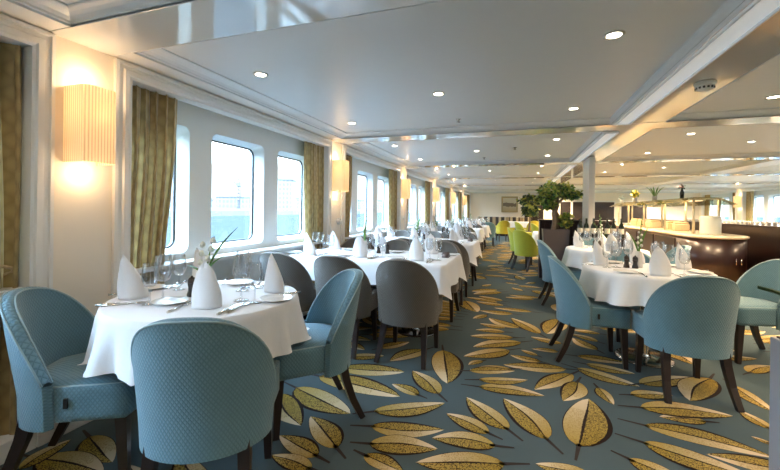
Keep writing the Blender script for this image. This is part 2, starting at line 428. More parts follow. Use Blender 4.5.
def leaf_pts(l, n=4): return [(l[0] + (l[2] - l[0]) * k / n, l[1] + (l[3] - l[1]) * k / n) for k in range(n + 1)]
for l in LEAVES: occ += leaf_pts(l) + [(l[0] - (l[2] - l[0]) * .25, l[1] - (l[3] - l[1]) * .25)]
def try_leaf(x, y, a, L, w):
    l = (x, y, x + L * math.cos(a), y + L * math.sin(a), w)
    pts = leaf_pts(l) + [(x - .1 * math.cos(a), y - .1 * math.sin(a))]
    for p in pts:
        if not (WL + .05 < p[0] < 4.05 and -.2 < p[1] < 17): return
        if p[0] > 2.45 and p[1] > 6.9: return
        for q in occ_near(p):
            if (p[0] - q[0]) ** 2 + (p[1] - q[1]) ** 2 < .0068: return
    LEAVES.append(l)
    for p in pts: cell[(int(p[0] * 4) , int(p[1] * 4))] = cell.get((int(p[0] * 4), int(p[1] * 4)), []) + [p]
cell = {}
for p in occ: cell.setdefault((int(p[0] * 4), int(p[1] * 4)), []).append(p)
def occ_near(p):
    i, j = int(p[0] * 4), int(p[1] * 4)
    for a in (-1, 0, 1):
        for b in (-1, 0, 1):
            yield from cell.get((i + a, j + b), ())
for t in range(1600):                                       # fans of narrow leaves and single broad ones
    cx, cy = rl.uniform(WL, 4), rl.uniform(-.2, 16)
    a0 = rl.choice((0, PI)) + rl.uniform(-.35, .35)
    if rl.random() < .72:
        for k in range(rl.randint(4, 7)):
            try_leaf(cx + rl.uniform(-.05, .05), cy + .125 * (k - 2), a0 + (k - 2.5) * .13 * (1 if math.cos(a0) > 0 else -1), rl.uniform(.34, .52), rl.uniform(.045, .06))
    else:
        try_leaf(cx, cy, rl.uniform(0, 2 * PI), rl.uniform(.4, .6), .1)
        try_leaf(cx + .3, cy + .2, rl.uniform(0, 2 * PI), .25, .055)

fl = MB()
fl.face([fl.add([(WL - .3, YF, 0), (WR + .3, YF, 0), (WR + .3, YB + .1, 0), (WL - .3, YB + .1, 0)]) + i for i in range(4)], None, 0)
fl.face([fl.add([(2.45, 6.95, .002), (4.05, 6.95, .002), (4.05, 15, .002), (2.45, 15, .002)]) + i for i in range(4)], None, 3)
for k, (bx, by, tx, ty, w) in enumerate(LEAVES):
    B = Vector((bx, by)); D = Vector((tx, ty)) - B; L = D.length; D.normalize(); w *= (1.22 if w > .09 else 1.15 + .42 * abs(D.x)); w = min(w, .24 * L); S = Vector((-D.y, D.x))
    if S.y < 0: S = -S
    broad = w > .105
    bend = rl.uniform(-.06, .06) * L
    if k >= 68: pass
    n = 14; zz = .0015 + .0001 * (k % 7)
    pos = 1 if rl.random() < .65 else -1
    def PT(i, j):
        u = i / n; v = j / 2 - 1
        hw = w * (math.sin(PI * u ** (.8 if not broad else .85)) ** (.8 if not broad else .7))
        c = B + D * (L * u) + S * (bend * math.sin(PI * u) + hw * v * pos)
        return (c.x, c.y, zz)
    b = fl.add([PT(i, j) for i in range(n + 1) for j in range(5)])
    for i in range(n):
        for j in range(4):
            q = [(i, j), (i + 1, j), (i + 1, j + 1), (i, j + 1)]
            if (D.x * S.y - D.y * S.x) * pos < 0: q.reverse()
            fl.face([b + a * 5 + c for a, c in q], [(a / n, c / 2 - 1) for a, c in q], 1)
    sl = min(.13, .28 * L)
    p = B - D * sl; e = S * .012
    q = [(p.x - e.x * .5, p.y - e.y * .5, zz), (B.x - e.x + D.x * .03, B.y - e.y + D.y * .03, zz), (B.x + e.x + D.x * .03, B.y + e.y + D.y * .03, zz), (p.x + e.x * .5, p.y + e.y * .5, zz)]
    if D.x * S.y - D.y * S.x < 0: q.reverse()
    fl.face([fl.add(q) + i for i in range(4)], None, 2)
tag(fl.build('floor', [M_carpet, M_motif, M_stem, M_oak]), 'teal grey carpet woven with large golden leaves', 'floor', kind='structure')

# ------------------------------------------------------------------ ceiling, beams
PROF = [(0, ZB - .002), (0, ZB + .010), (.010, ZB + .012), (.014, ZB + .020), (.028, ZB + .033), (.046, ZB + .042), (.066, ZB + .047), (.072, ZB + .052), (.072, ZC)]
ce = MB()
ce.box(WL - .5, WR + .5, YF, YB + .1, 2.34, 2.42)
FIELDS_X = [(-2.12, .885), (1.37, 4.00), (4.42, WR - .2)]
BW = .32
edges_y = [YF] + [b for b in BEAMS] + [YB]
for i, (a, b) in enumerate(zip(edges_y, edges_y[1:])):
    y0 = a + (BW / 2 if i else 0); y1 = b - (BW / 2 if b != YB else 0)
    for x0, x1 in FIELDS_X: ce.frame(x0, x1, y0, y1, PROF, 0, True, 0, 1.3 if x0 < -2 else .15, .15 if x1 < 2 else 1.)
    for x0, x1, in ((WL - .3, -2.12), (4.0, 4.42), (WR - .2, WR + .3), (.885, 1.37)):   # border soffits between the coffers
        z = ZB + .004
        ce.face([ce.add([(x0, y0, z), (x0, y1, z), (x1, y1, z), (x1, y0, z)]) + q for q in range(4)], None, 1 if x0 != .885 else 2)
tag(ce.build('ceiling', [M_ceil, M_white, M_beam]), 'white coffered ceiling with shallow moulded panels', 'ceiling', kind='structure')
for k, b in enumerate(BEAMS):
    m = MB(); m.bbox(WL - .3, WR + .3, b - BW / 2, b + BW / 2, ZB, 2.34, .004, seg=1)
    tag(m.build('trim_%d' % (k + 1), M_beam), 'glossy white cross beam, %s counted from the camera end' % ORD[k], 'beam', kind='structure')
M_slotglow = emis('emissive_slot_plate', (.86, .93, 1.0), .20)  # faint bluish glow put into the slot plate's material to brighten it
# ribbed slots beside the lengthwise soffit
for k, (a, b) in enumerate(zip(edges_y, edges_y[1:])):
    y0, y1 = a + BW / 2 + .06, b - BW / 2 - .06
    m = MB()
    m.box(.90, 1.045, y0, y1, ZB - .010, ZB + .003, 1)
    for x in (.895, .922, 1.045): m.bbox(x - .006, x + .006, y0, y1, ZB - .026, ZB + .002, .003, seg=1)
    m.box(.89, 1.05, y0 - .01, y0, ZB - .02, ZB + .003); m.box(.89, 1.05, y1, y1 + .01, ZB - .02, ZB + .003)
    tag(m.build('trim_%d' % (k + 20), [M_slot, M_slotglow]), 'long ribbed ceiling slot with a faintly glowing plate in the %s bay' % ORD[k], 'ceiling slot', kind='structure')

# ------------------------------------------------------------------ walls and window bays
WIN_Z0, WIN_Z1, WIN_W = .905, 1.825, .63
def rrect(y0, y1, z0, z1, r, n=6):
    p = []
    for cy, cz, a0 in ((y1 - r, z1 - r, 0), (y0 + r, z1 - r, PI / 2), (y0 + r, z0 + r, PI), (y1 - r, z0 + r, 1.5 * PI)):
        for i in range(n + 1):
            a = a0 + PI / 2 * i / n
            p.append((cy + r * math.cos(a), cz + r * math.sin(a)))
    return p

BAYS = [(k, P0 + PER * (k - 1), P0 + PER * k) for k in range(0, 7)]      # bay index, pilaster before, pilaster after
def bay_windows(a, b):
    c = (a + b) / 2 - .07
    return [(c - .93 + .93 * i - WIN_W / 2, c - .93 + .93 * i + WIN_W / 2) for i in range(3)]

def side_wall(sign, X0, name, side):
    """wall with pilasters, recessed window panels with rounded openings; sign +1: recess lies towards -X"""
    def X(d): return X0 - sign * d                         # d = depth outwards
    w = MB()
    def bx(d0, d1, y0, y1, z0, z1, mi=0):
        xs = sorted((X(d0), X(d1))); w.box(xs[0], xs[1], y0, y1, z0, z1, mi)
    bx(.0, .34, YF, BAYS[0][1] + .185, 0, 2.34)
    bx(.0, .34, BAYS[-1][2] - .145, YB + .1, 0, 2.34)
    for k, a, b in BAYS:
        y0, y1 = a + .185, b - .145
        if k: bx(0, .34, a - .145, y0, 0, 2.34)             # pilaster
        bx(0, .34, y0, y1, 2.085, 2.34)                    # head over the recess
        bx(.10, .34, y0, y1, 0, .80, 1)                    # apron below the sill
        wins = bay_windows(a, b)
        xin, xout = X(.17), X(.27)
        cuts = [y0] + [(p[1] + q[0]) / 2 for p, q in zip(wins, wins[1:])] + [y1]
        for (p0, p1), c0, c1 in zip(wins, cuts, cuts[1:]):
            loop = rrect(p0, p1, WIN_Z0, WIN_Z1, .07)
            cy, cz = (p0 + p1) / 2, (WIN_Z0 + WIN_Z1) / 2
            outer = []
            for y, z in loop:
                dy, dz = y - cy, z - cz
                t = min(((c1 - cy) if dy > 0 else (cy - c0)) / max(abs(dy), 1e-6), ((2.085 - cz) if dz > 0 else (cz - .80)) / max(abs(dz), 1e-6))
                outer.append((cy + dy * t, cz + dz * t))
            # pull the nearest outer points into the true corners
            for yy, zz in ((c0, .80), (c0, 2.085), (c1, .80), (c1, 2.085)):
                i = min(range(len(outer)), key=lambda i: (outer[i][0] - yy) ** 2 + (outer[i][1] - zz) ** 2)
                outer[i] = (yy, zz)
            n = len(loop)
            big = rrect(p0 - .035, p1 + .035, WIN_Z0 - .035, WIN_Z1 + .035, .06)
            A = w.add([(xin, y, z) for y, z in outer]); B = w.add([(xin, y, z) for y, z in big]); C = w.add([(xout, y, z) for y, z in loop])
            D = w.add([(xout - sign * .04, y, z) for y, z in loop]); E = w.add([(xout - sign * .04, y, z) for y, z in outer])
            for i in range(n):
                j = (i + 1) % n
                for (P, Q, mi) in ((A, B, 1), (B, C, 2), (C, D, 2), (D, E, 1)):
                    q = [P + i, P + j, Q + j, Q + i]
                    w.face(q if sign > 0 else q[::-1], None, mi)
    o = w.build(name, [M_wall, M_panel, M_frameedge])
    return tag(o, 'cream %s wall with pilasters and recessed window bays' % side, 'wall', kind='structure')
side_wall(1, WL, 'wall_left', 'window side')
side_wall(-1, WR, 'wall_right', 'far side')

def bay_trim(sign, X0, k, a, b, idx, side):
    """moulded surround of a window bay, with its sill, facing the room"""
    y0, y1 = a + .185, b - .145
    m = MB()
    prof = [(0, 0), (0, .022), (.018, .026), (.024, .018), (.045, .018), (.052, .030), (.078, .032), (.086, .024), (.10, .022), (.10, -.08)]
    rows = []
    for d, h in prof:
        x = X0 + sign * h
        rows.append(m.add([(x, y0 - .01 + d, .10), (x, y0 - .01 + d, 2.115 - d), (x, y1 + .01 - d, 2.115 - d), (x, y1 + .01 - d, .10)]))
    for p, q in zip(rows, rows[1:]):
        for i in range(3):
            f = [p + i, p + i + 1, q + i + 1, q + i]
            m.face(f if sign < 0 else f[::-1], None, 0)
    xs = sorted((X0 - sign * .17, X0 - sign * .01))
    m.bbox(xs[0], xs[1], y0 + .09, y1 - .09, .79, .82, .008)
    tag(m.build('trim_%d' % idx, M_white), 'white moulded surround and sill of the %s %s window bay' % (ORD[k], side), 'window surround', kind='structure')
for k, a, b in BAYS:
    bay_trim(1, WL, k, a, b, 40 + k, 'near-side'); bay_trim(-1, WR, k, a, b, 60 + k, 'far-side')

wi = 0
for sign, X0, side in ((1, WL, 'left'), (-1, WR, 'right')):
    for k, a, b in BAYS:
        for q, (p0, p1) in enumerate(bay_windows(a, b)):
            wi += 1
            loop = rrect(p0, p1, WIN_Z0, WIN_Z1, .07); inner = rrect(p0 + .012, p1 - .012, WIN_Z0 + .012, WIN_Z1 - .012, .06)
            root = empty('window_%d' % wi, (X0 - sign * .29, 0, 0), 0, 'rounded window, %s pane of the %s bay on the %s wall' % (('near', 'middle', 'far')[q], ORD[k], 'near-side' if side == 'left' else 'far-side'), 'window', None, 'structure')
            g = MB(); n = len(loop)
            for x in (-.004, .004):
                i0 = g.add([(x, y, z) for y, z in loop]); g.face([i0 + i for i in (range(n) if x > 0 else reversed(range(n)))])
            g.build('glass_pane', M_pane, root)
            g = MB()
            rows = [g.add([(x, y, z) for y, z in lp]) for x, lp in ((sign * .005, loop), (sign * .018, loop), (sign * .018, inner), (sign * .005, inner))]
            for p, r in zip(rows, rows[1:]):
                for i in range(n):
                    j = (i + 1) % n; f = [p + i, p + j, r + j, r + i]
                    g.face(f if sign > 0 else f[::-1])
            g.build('gasket', M_rubber, root)

m = MB()
m.box(WL - .3, WR + .3, YB, YB + .12, 0, 2.34)
tag(m.build('wall_back', M_wall), 'cream end wall far down the room', 'wall', kind='structure')
m = MB(); m.box(WL - .3, WR + .3, YF - .12, YF, 0, 2.34)
tag(m.build('wall_front', M_wall), 'cream wall behind the camera', 'wall', kind='structure')
m = MB()
for k, a, b in BAYS:
    m.bbox(WL, WL + .02, a - .19, a + .19, 0, .10, .005)
    m.bbox(WL - .08, WL + .015, a + .19, b - .19, 0, .10, .005)
tag(m.build('baseboard_left', M_white), 'white baseboard along the window wall', 'baseboard', kind='structure')
m = MB(); m.box(.30, 1.30, YB - .03, YB, 0, 2.08); m.box(.36, 1.24, YB - .05, YB - .025, 0, 2.02, 1)
tag(m.build('door_1', [M_white, M_dark]), 'dark doorway in the far end wall', 'door', kind='structure')
for j, (x0, x1) in enumerate(((2.0, 2.45), (2.55, 2.98), (3.4, 4.3), (4.6, 5.6))):
    m = MB(); m.box(x0 - .05, x1 + .05, YB - .03, YB, .70, 1.76); m.box(x0, x1, YB - .05, YB - .025, .75, 1.70, 1)
    tag(m.build('window_%d' % (80 + j), [M_white, M_dark]), 'dark glazed panel, %s in the far end wall' % ORD[j], 'window', kind='structure')

# ------------------------------------------------------------------ curtains
def make_curtain(mir=1, gather=.0, tie=False):
    """hangs from local z=2.04; spreads 0..W along +Y*mir"""
    root = empty('window_curtain'); root['category'] = 'curtain'
    m = MB(); nu, nv = 61, 22; W = .40
    def P(i, j):
        u = i / (nu - 1); t = j / (nv - 1); z = 2.07 - t * 2.02
        sq = 1 - gather * (math.exp(-((z - .75) / .55) ** 2))
        ph = u * 2 * PI * 5.5
        amp = .045 * (.75 + .25 * t) * (.8 + .4 * math.sin(u * 9 + 1.3))
        y = u * W * sq + .006 * math.sin(z * 3 + u * 8)
        return (amp * math.sin(ph + .5 * math.sin(z * 1.7)), mir * (y + .020 * math.sin(2 * ph + .6)), z)
    m.grid(P, nu, nv, lambda i, j: (i / (nu - 1) * 1.0, j / (nv - 1) * 2.02))
    m.build('drape', M_curtain, root)
    r = MB(); r.tube([(0, mir * -.01, 2.075), (0, mir * (W + .03), 2.075)], .010, 8)
    r.build('rail', M_steel, root)
    if tie:
        c = MB()
        pts = [(.055 * math.cos(t) + .01, mir * (.44 * (1 - gather) * .5 + .21 * math.sin(t) * .9), .86 - .10 * math.cos(t * .5) + .03 * math.sin(t)) for t in [i * 2 * PI / 24 for i in range(25)]]
        c.tube(pts, .008, 8); c.build('tieback_cord', M_wicker, root)
    return root
pc_near = Proto(make_curtain(1, .22)); pc_far = Proto(make_curtain(-1, .15)); pc_tie = Proto(make_curtain(-1, .10, True))
for k, a, b in BAYS:
    y0, y1 = a + .185, b - .145
    for sgn, X0, side in ((1, WL, 'near-side'), (-1, WR, 'far-side')):
        x = X0 - sgn * .075
        pc_near.put((x, y0 + .085, 0), 0, 'gold damask curtain at the near edge of the %s bay, %s windows' % (ORD[k], side))
        (pc_tie if (k == 0 and sgn > 0) else pc_far).put((x, y1 - .10, 0), 0, 'gold damask curtain at the far edge of the %s bay, %s windows' % (ORD[k], side))

# ------------------------------------------------------------------ wall sconces
def make_sconce(sign):
    root = empty('wall_sconce'); root['category'] = 'wall lamp'
    d, w, h = .17, .17, .405
    pts = [(0, -w / 2), (d - .02, -w / 2), (d, -w / 2 + .02), (d, w / 2 - .02), (d - .02, w / 2), (0, w / 2)]
    m = MB(); L = [0]
    for p, q in zip(pts, pts[1:]): L.append(L[-1] + math.hypot(q[0] - p[0], q[1] - p[1]))
    # pleated sheet
    fine = []
    for (p, q), l0, l1 in zip(zip(pts, pts[1:]), L, L[1:]):
        n = max(2, int((l1 - l0) / .0033))
        nx, ny = (q[1] - p[1]), -(q[0] - p[0]); ln = math.hypot(nx, ny)
        for i in range(n):
            t = i / n; s = l0 + (l1 - l0) * t
            o = .0018 * abs(math.sin(s * PI / .016))
            fine.append((p[0] + (q[0] - p[0]) * t + nx / ln * o, p[1] + (q[1] - p[1]) * t + ny / ln * o, s))
    fine.append((*pts[-1], L[-1]))
    m.grid(lambda i, j: (sign * fine[i][0], fine[i][1], 1.46 + h * j), len(fine), 2, lambda i, j: (fine[i][2], j * h))
    m.build('pleated_shade', M_shade, root)
    b = MB(); b.bbox(min(0, sign * .012), max(0, sign * .012), -.05, .05, 1.58, 1.76, .004)
    b.tube([(sign * .012, 0, 1.66), (sign * .085, 0, 1.66), (sign * .085, 0, 1.69)], .007, 8)
    b.build('bracket', M_brass, root)
    u = MB(); u.lathe([(0, -.035), (.018, -.03), (.03, 0), (.022, .03), (.012, .045), (0, .047)], 14, (sign * .085, 0, 1.73))
    u.build('bulb', MATS.get('bulb') or emis('bulb', (1, .78, .45), 12.), root)
    return root
ps_l, ps_r = Proto(make_sconce(1)), Proto(make_sconce(-1))
def point_light(loc, energy, col, r=.04):
    l = bpy.data.lights.new('lamp_light', 'POINT'); l.energy = energy; l.color = col; l.shadow_soft_size = r
    o = bpy.data.objects.new('lamp_light', l); COL.objects.link(o); o.location = loc
    return o
WARM = (1.0, .68, .38)
SCONCE_W = 2.6
for k in range(0, 7):
    y = P0 + PER * (k - 1) if k else P0 - PER
    y = P0 + PER * (k - 1)
    for pr, x, sg, side in ((ps_l, WL, 1, 'window wall'), (ps_r, WR, -1, 'far side wall')):
        if k == 0 and sg < 0: continue
        pr.put((x, y, 0), 0, 'lit pleated cream wall lamp on the %s pilaster of the %s' % (ORD[k], side))
        for z in (1.915, 1.405): point_light((x + sg * .085, y, z), SCONCE_W * (.55 if z > 1.5 else .45), WARM, .03)
        point_light((x + sg * .085, y, 1.66), .25, WARM, .03)
for k in (2, 3, 4):
    y = P0 + PER * (k - 1) + .10
    s = empty('wall_socket', (WL, y, 1.06), 0, 'small round wall socket under the lamp on the %s pilaster' % ORD[k], 'socket')
    m = MB(); m.tube([(0, 0, 0), (.02, 0, 0), (.028, 0, 0)], [.045, .042, .03], 18); m.build('plate', M_china, s)
    m = MB(); m.tube([(.027, 0, 0), (.05, 0, 0)], [.022, .018], 12); m.build('plug', M_china, s)

# ------------------------------------------------------------------ downlights, detectors
M_dl = emis('downlight_lens', (1.0, .86, .66), 30.)
def make_downlight():
    root = empty('downlight'); root['category'] = 'ceiling light'
    m = MB(); m.lathe([(.052, 0), (.054, -.005), (.042, -.008), (.035, -.004), (.035, .0)], 24, cap=False); m.build('ring', M_white, root)
    m = MB(); m.lathe([(0, -.003), (.034, -.003)], 20, cap=False); m.build('lens', M_dl, root)
    return root
pd = Proto(make_downlight())
DLW = 8.0
def down_light(x, y, z, w, col=(1., .80, .58)):
    l = bpy.data.lights.new('downlight_beam', 'SPOT'); l.energy = w; l.color = col; l.spot_size = 2.5; l.spot_blend = .8; l.shadow_soft_size = .045
    o = bpy.data.objects.new('downlight_beam', l); COL.objects.link(o); o.location = (x, y, z - .02)
rows = [(-1.74, 'window row', (2.23, 3.79), 1), (.48, 'aisle row', (2.28, 3.80), 1), (-.62, 'middle row', (3.02,), 1),
        (1.95, 'near row over the buffet side', (2.30, 3.86), 2), (2.90, 'second row over the buffet side', (3.1,), 2), (5.4, 'first row of the far side', (2.3, 3.8), 2), (6.6, 'second row of the far side', (3.1,), 2)]
for x, rn, ys, zone in rows:
    pts = sorted(y + PER * k for k in range(-2, 6) for y in ys if -2.5 < y + PER * k < 19.4)
    for i, y in enumerate(pts):
        pd.put((x, y, ZC), 0, 'recessed round downlight, %s of the %s' % (ORD[i], rn))
        down_light(x, y, ZC, DLW * (1.0 if zone == 1 else 7. if y < 5 else 24. if y < 9 else 40.), (1., .82, .62) if zone == 1 else (1., .72, .43))
sd = empty('smoke_detector', (1.20, 3.10, ZB), 0, 'round white smoke detector on the lengthwise ceiling soffit', 'smoke detector')
m = MB(); m.lathe([(.062, 0), (.062, -.014), (.056, -.022), (.054, -.022)], 28); m.build('base', M_white, sd)
m = MB(); m.lathe([(.052, -.022), (.054, -.030), (.050, -.048), (.030, -.058), (0, -.060)], 28, cap=False); m.build('sensor_cap', M_china, sd)
m = MB()
for i in range(14):
    a = 2 * PI * i / 14; m.box(-.006, .006, -.004, .004, -.047, -.034)
    for q in range(8):
        v = m.v[-8 + q]; m.v[-8 + q] = (v[0] * math.cos(a) - (v[1] + .0505) * math.sin(a), v[0] * math.sin(a) + (v[1] + .0505) * math.cos(a), v[2])
m.build('vent_slot', M_rubber, sd)
for i, (x, y) in enumerate(((-.59, 3.93), (-.04, 5.90), (-.57, 6.89))):
    s = empty('sprinkler_head', (x, y, ZC), 0, 'small metal sprinkler head in the ceiling, %s along the aisle' % ORD[i], 'sprinkler')
    m = MB(); m.lathe([(.03, 0), (.028, -.006), (.01, -.008), (.008, -.03)], 14); m.build('neck', M_steel, s)
    m = MB(); m.lathe([(0, -.030), (.022, -.030), (.022, -.033), (0, -.033)], 12); m.build('deflector', M_steel, s)

# ------------------------------------------------------------------ chairs
def make_chair(name, fab, pip, kind):
    root = empty(name); root['category'] = 'chair'
    def plan(t, hw, dep, cy):                               # t -1.62..1.62, back at t=0
        return (hw * math.sin(t), cy + dep * (1 - math.cos(t)))
    TM = 1.50
    def ztop(t): return .832 - .345 * (abs(t) / TM) ** 2.55
    nt_, nz = 33, 9
    def co(i, j, inner, bump=0.):
        t = -TM + 2 * TM * i / (nt_ - 1)
        zt = ztop(t); z = .30 + (zt - .30) * j / (nz - 1)
        k = .94 + .08 * min(1, max(0, (z - .30) / .35))     # narrower towards the floor
        hw, dep, cy = (.270, .215, -.262) if not inner else (.228, .180, -.216)
        x, y = plan(t, hw * k, dep, cy)
        lean = -.075 * max(0, z - .42) / .41 * max(0, math.cos(t * .9))
        return Vector((x, y + lean, z + bump))
    def arc(i): return (-TM + 2 * TM * i / (nt_ - 1)) * .29
    m = MB()
    m.grid(lambda i, j: co(i, j, False), nt_, nz, lambda i, j: (arc(i), co(min(i, nt_ - 1), j, False).z))
    m.grid(lambda i, j: co(nt_ - 1 - i, j, True), nt_, nz, lambda i, j: (arc(nt_ - 1 - i), co(max(0, nt_ - 1 - i), j, True).z))
    # rounded top rim, bottom, ends
    m.grid(lambda i, j: [co(i, nz - 1, False), (co(i, nz - 1, False) * .7 + co(i, nz - 1, True) * .3) + Vector((0, 0, .010)), (co(i, nz - 1, False) * .3 + co(i, nz - 1, True) * .7) + Vector((0, 0, .010)), co(i, nz - 1, True)][j], nt_, 4, lambda i, j: (arc(i), .85 + j * .012))
    m.grid(lambda i, j: co(nt_ - 1 - i, 0, bool(j)), nt_, 2, lambda i, j: (arc(i), j * .04))
    for e in (0, nt_ - 1):
        def PE(j, c):
            p, q = co(e, j, False), co(e, j, True)
            return [p, p * .6 + q * .4 + Vector((0, .015, 0)), p * .4 + q * .6 + Vector((0, .015, 0)), q][c]
        if e: m.grid(lambda j, c: PE(nz - 1 - j, 3 - c) if False else PE(j, 3 - c), nz, 4, lambda j, c: (j * .03, c * .012))
        else: m.grid(PE, nz, 4, lambda j, c: (j * .03, c * .012))
    back = m.build('backrest', fab, root)
    p = MB(); p.tube([co(i, nz - 1, False) + Vector((0, 0, .003)) for i in range(nt_)], .0042, 6)
    p.tube([co(i, nz - 1, True) + Vector((0, 0, .003)) for i in range(nt_)], .0038, 6)
    p.build('piping', pip, back)
    # seat
    s = MB(); bm = bmesh.new(); bmesh.ops.create_cube(bm, size=1)
    for v in bm.verts:
        fy = v.co.y > 0
        v.co = Vector((v.co.x * 2 * (.240 if fy else .232), .252 if fy else -.20, .475 if v.co.z > 0 else .325))
    bmesh.ops.subdivide_edges(bm, edges=list(bm.edges), cuts=5, use_grid_fill=True)
    for v in bm.verts:                                       # crown of the cushion, round front corners
        x, y, z = v.co
        fx = abs(x) / .232
        if y < -.03: v.co.x = x * (1 - .36 * min(1, (-.03 - y) / .17) ** 1.5)
        if y > .10: v.co.y = y - .05 * max(0, fx - .35) ** 2 * ((y - .10) / .152)
        if z > .44: v.co.z += .018 * max(0, 1 - fx ** 2) * max(0, 1 - ((y - .02) / .24) ** 2)
        if z > .47 and (fx > .93 or y > .24): v.co.z -= .008
    bm.verts.index_update()
    b = s.add([tuple(v.co) for v in bm.verts])
    for f in bm.faces:
        up = abs(f.normal.z) > .5
        side = abs(f.normal.x) > .5
        s.face([b + v.index for v in f.verts], [((v.co.x, v.co.y) if up else (v.co.y, v.co.z) if side else (v.co.x, v.co.z)) for v in f.verts], 0, True)
    bm.free()
    seat = s.build('seat', fab, root)
    p = MB(); p.tube([(-.226, -.05, .470), (-.229, .10, .470), (-.224, .225, .468), (-.16, .249, .468), (0, .253, .469), (.16, .249, .468), (.224, .225, .468), (.229, .10, .470), (.226, -.05, .470)], .004, 6)
    p.build('piping', pip, seat)
    if kind == 'tag':
        t = MB(); t.box(.236, .246, .0, .014, .385, .425); t.build('fabric_tag', M_tag, seat)
    for sx in (-1, 1):
        l = MB(); l.tube([(sx * .185, .195, .345), (sx * .189, .203, .18), (sx * .194, .212, 0)], [.024, .020, .0155], 4, sq=True, sm=False); l.build('leg', M_leg, root)
        l = MB(); l.tube([(sx * .165, -.165, .345), (sx * .172, -.185, .24), (sx * .182, -.225, .12), (sx * .195, -.285, 0)], [.024, .022, .019, .016], 4, sq=True, sm=False); l.build('leg', M_leg, root)
    return root
pch = {'blue': Proto(make_chair('dining_chair', M_blue, M_pip_blue, 'tag')), 'taupe': Proto(make_chair('dining_chair', M_taupe, M_pip_taupe, '')),
       'lime': Proto(make_chair('dining_chair', M_lime, M_pip_lime, '')), 'yellow': Proto(make_chair('dining_chair', M_yellow, M_pip_yellow, ''))}
def chair(kind, x, y, fx, fy, label, group=None):
    return pch[kind].put((x, y, 0), math.atan2(fy, fx) - PI / 2, label, group)

# ------------------------------------------------------------------ tables and cloths
def table_stand(name, pts, hx, hy, rnd, label, discr=.22):
    cx, cy = pts[0] if len(pts) == 1 else (sum(p[0] for p in pts) / len(pts), sum(p[1] for p in pts) / len(pts))
    root = empty(name, (cx, cy, 0), 0, label, 'table')
    m = MB()
    if rnd: m.lathe([(0, .715), (hx - .01, .715), (hx, .725), (hx, .742), (hx - .006, .748), (0, .748)], 48)
    else: m.bbox(-hx, hx, -hy, hy, .715, .748, .006)
    m.build('table_top', M_dwood, root)
    for px, py in pts:
        d = MB(); d.lathe([(discr, 0), (discr, .008), (discr - .008, .012), (.05, .016), (0, .016)], 40, (px - cx, py - cy, 0)); d.build('base_disc', M_disc, root)
        d = MB(); d.lathe([(.045, .016), (.036, .03), (.032, .05), (.032, .69), (.07, .70), (.07, .715)], 24, (px - cx, py - cy, 0)); d.build('pedestal', M_steel, root)
    return root

def tablecloth(name, cx, cy, hx, hy, r, drop, corner, seed, label, rnd=False, fold=1.):
    """linen laid over the top and hanging in soft folds; corners of the sheet hang lowest"""
    rr = random.Random(seed); N_ = 144; m = MB()
    base = []
    if rnd:
        for i in range(N_):
            a = 2 * PI * i / N_; base.append((hx * math.cos(a), hx * math.sin(a), math.cos(a), math.sin(a), abs(math.sin(2 * a)) ** 3, a))
    else:
        segs = []; per = 4 * (hx - r) + 4 * (hy - r) + 2 * PI * r
        for i in range(N_):
            s = per * i / N_
            for k, (L, kind) in enumerate((((hy - r) * 2, 0), (PI * r / 2, 1), ((hx - r) * 2, 0), (PI * r / 2, 1), ((hy - r) * 2, 0), (PI * r / 2, 1), ((hx - r) * 2, 0), (PI * r / 2, 1))):
                if s <= L or k == 7: break
                s -= L
            q = k // 2; c, sn = (1, 0, -1, 0)[q], (0, 1, 0, -1)[q]
            ex, ey = (hx, hy) if q % 2 == 0 else (hy, hx)
            if kind == 0: lx, ly, nx, ny = ex, -(ey - r) + s, 1, 0
            else:
                a = s / r; lx, ly, nx, ny = ex - r + r * math.cos(a), ey - r + r * math.sin(a), math.cos(a), math.sin(a)
            X, Y, NX, NY = c * lx - sn * ly, sn * lx + c * ly, c * nx - sn * ny, sn * nx + c * ny
            dc = math.hypot(hx - abs(X), hy - abs(Y))
            base.append((X, Y, NX, NY, max(0, 1 - dc / .19) ** 1.3, math.atan2(Y, X)))
    ph = [rr.uniform(0, 6.28) for _ in range(4)]
    arc_ = [2 * PI * i / N_ for i in range(N_)]
    rows = []
    Z0 = .7535
    ring = lambda f, z: [(x * f, y * f, z) for x, y, *_ in base]
    rows.append(ring(.25, Z0)); rows.append(ring(.7, Z0)); rows.append([(x - nx * .012, y - ny * .012, Z0) for x, y, nx, ny, *_ in base])
    rows.append([(x - nx * .001, y - ny * .001, Z0 - .003) for x, y, nx, ny, *_ in base])
    T = 9
    for t in range(1, T + 1):
        f = t / T; row = []
        for i, (x, y, nx, ny, c, a) in enumerate(base):
            d = drop + corner * c + .012 * math.sin(3 * a + ph[3])
            wav = fold * ((.034 if rnd else .022) * math.sin(arc_[i] * (14 if rnd else 9) + ph[0] + math.sin(arc_[i] * 3)) + .016 * math.sin(arc_[i] * 8 + ph[1]) + .008 * math.sin(arc_[i] * 29 + ph[2]))
            o = .006 + f * (.018 + (.012 if rnd else .055) * c) + f ** 1.2 * (wav * (.75 if rnd else 1) * (1 + .6 * c) + .006)
            # pleat: the corner of a square sheet folds into a cone
            tx, ty = -ny, nx
            sl = .05 * c * math.sin(arc_[i] * 9 + ph[1]) * f
            row.append((x + nx * max(.004, o) + tx * sl, y + ny * max(.004, o) + ty * sl, Z0 - .003 - d * f))
        rows.append(row)
    b = m.add([p for row in rows for p in row])
    for k in range(len(rows) - 1):
        for i in range(N_):
            j = (i + 1) % N_
            m.face([b + k * N_ + i, b + (k + 1) * N_ + i, b + (k + 1) * N_ + j, b + k * N_ + j], None, 0, True)
    m.face([b + i for i in range(N_)], None, 0)
    o = m.build(name, M_cloth, None, (cx, cy, 0))
    return tag(o, label, 'tablecloth')

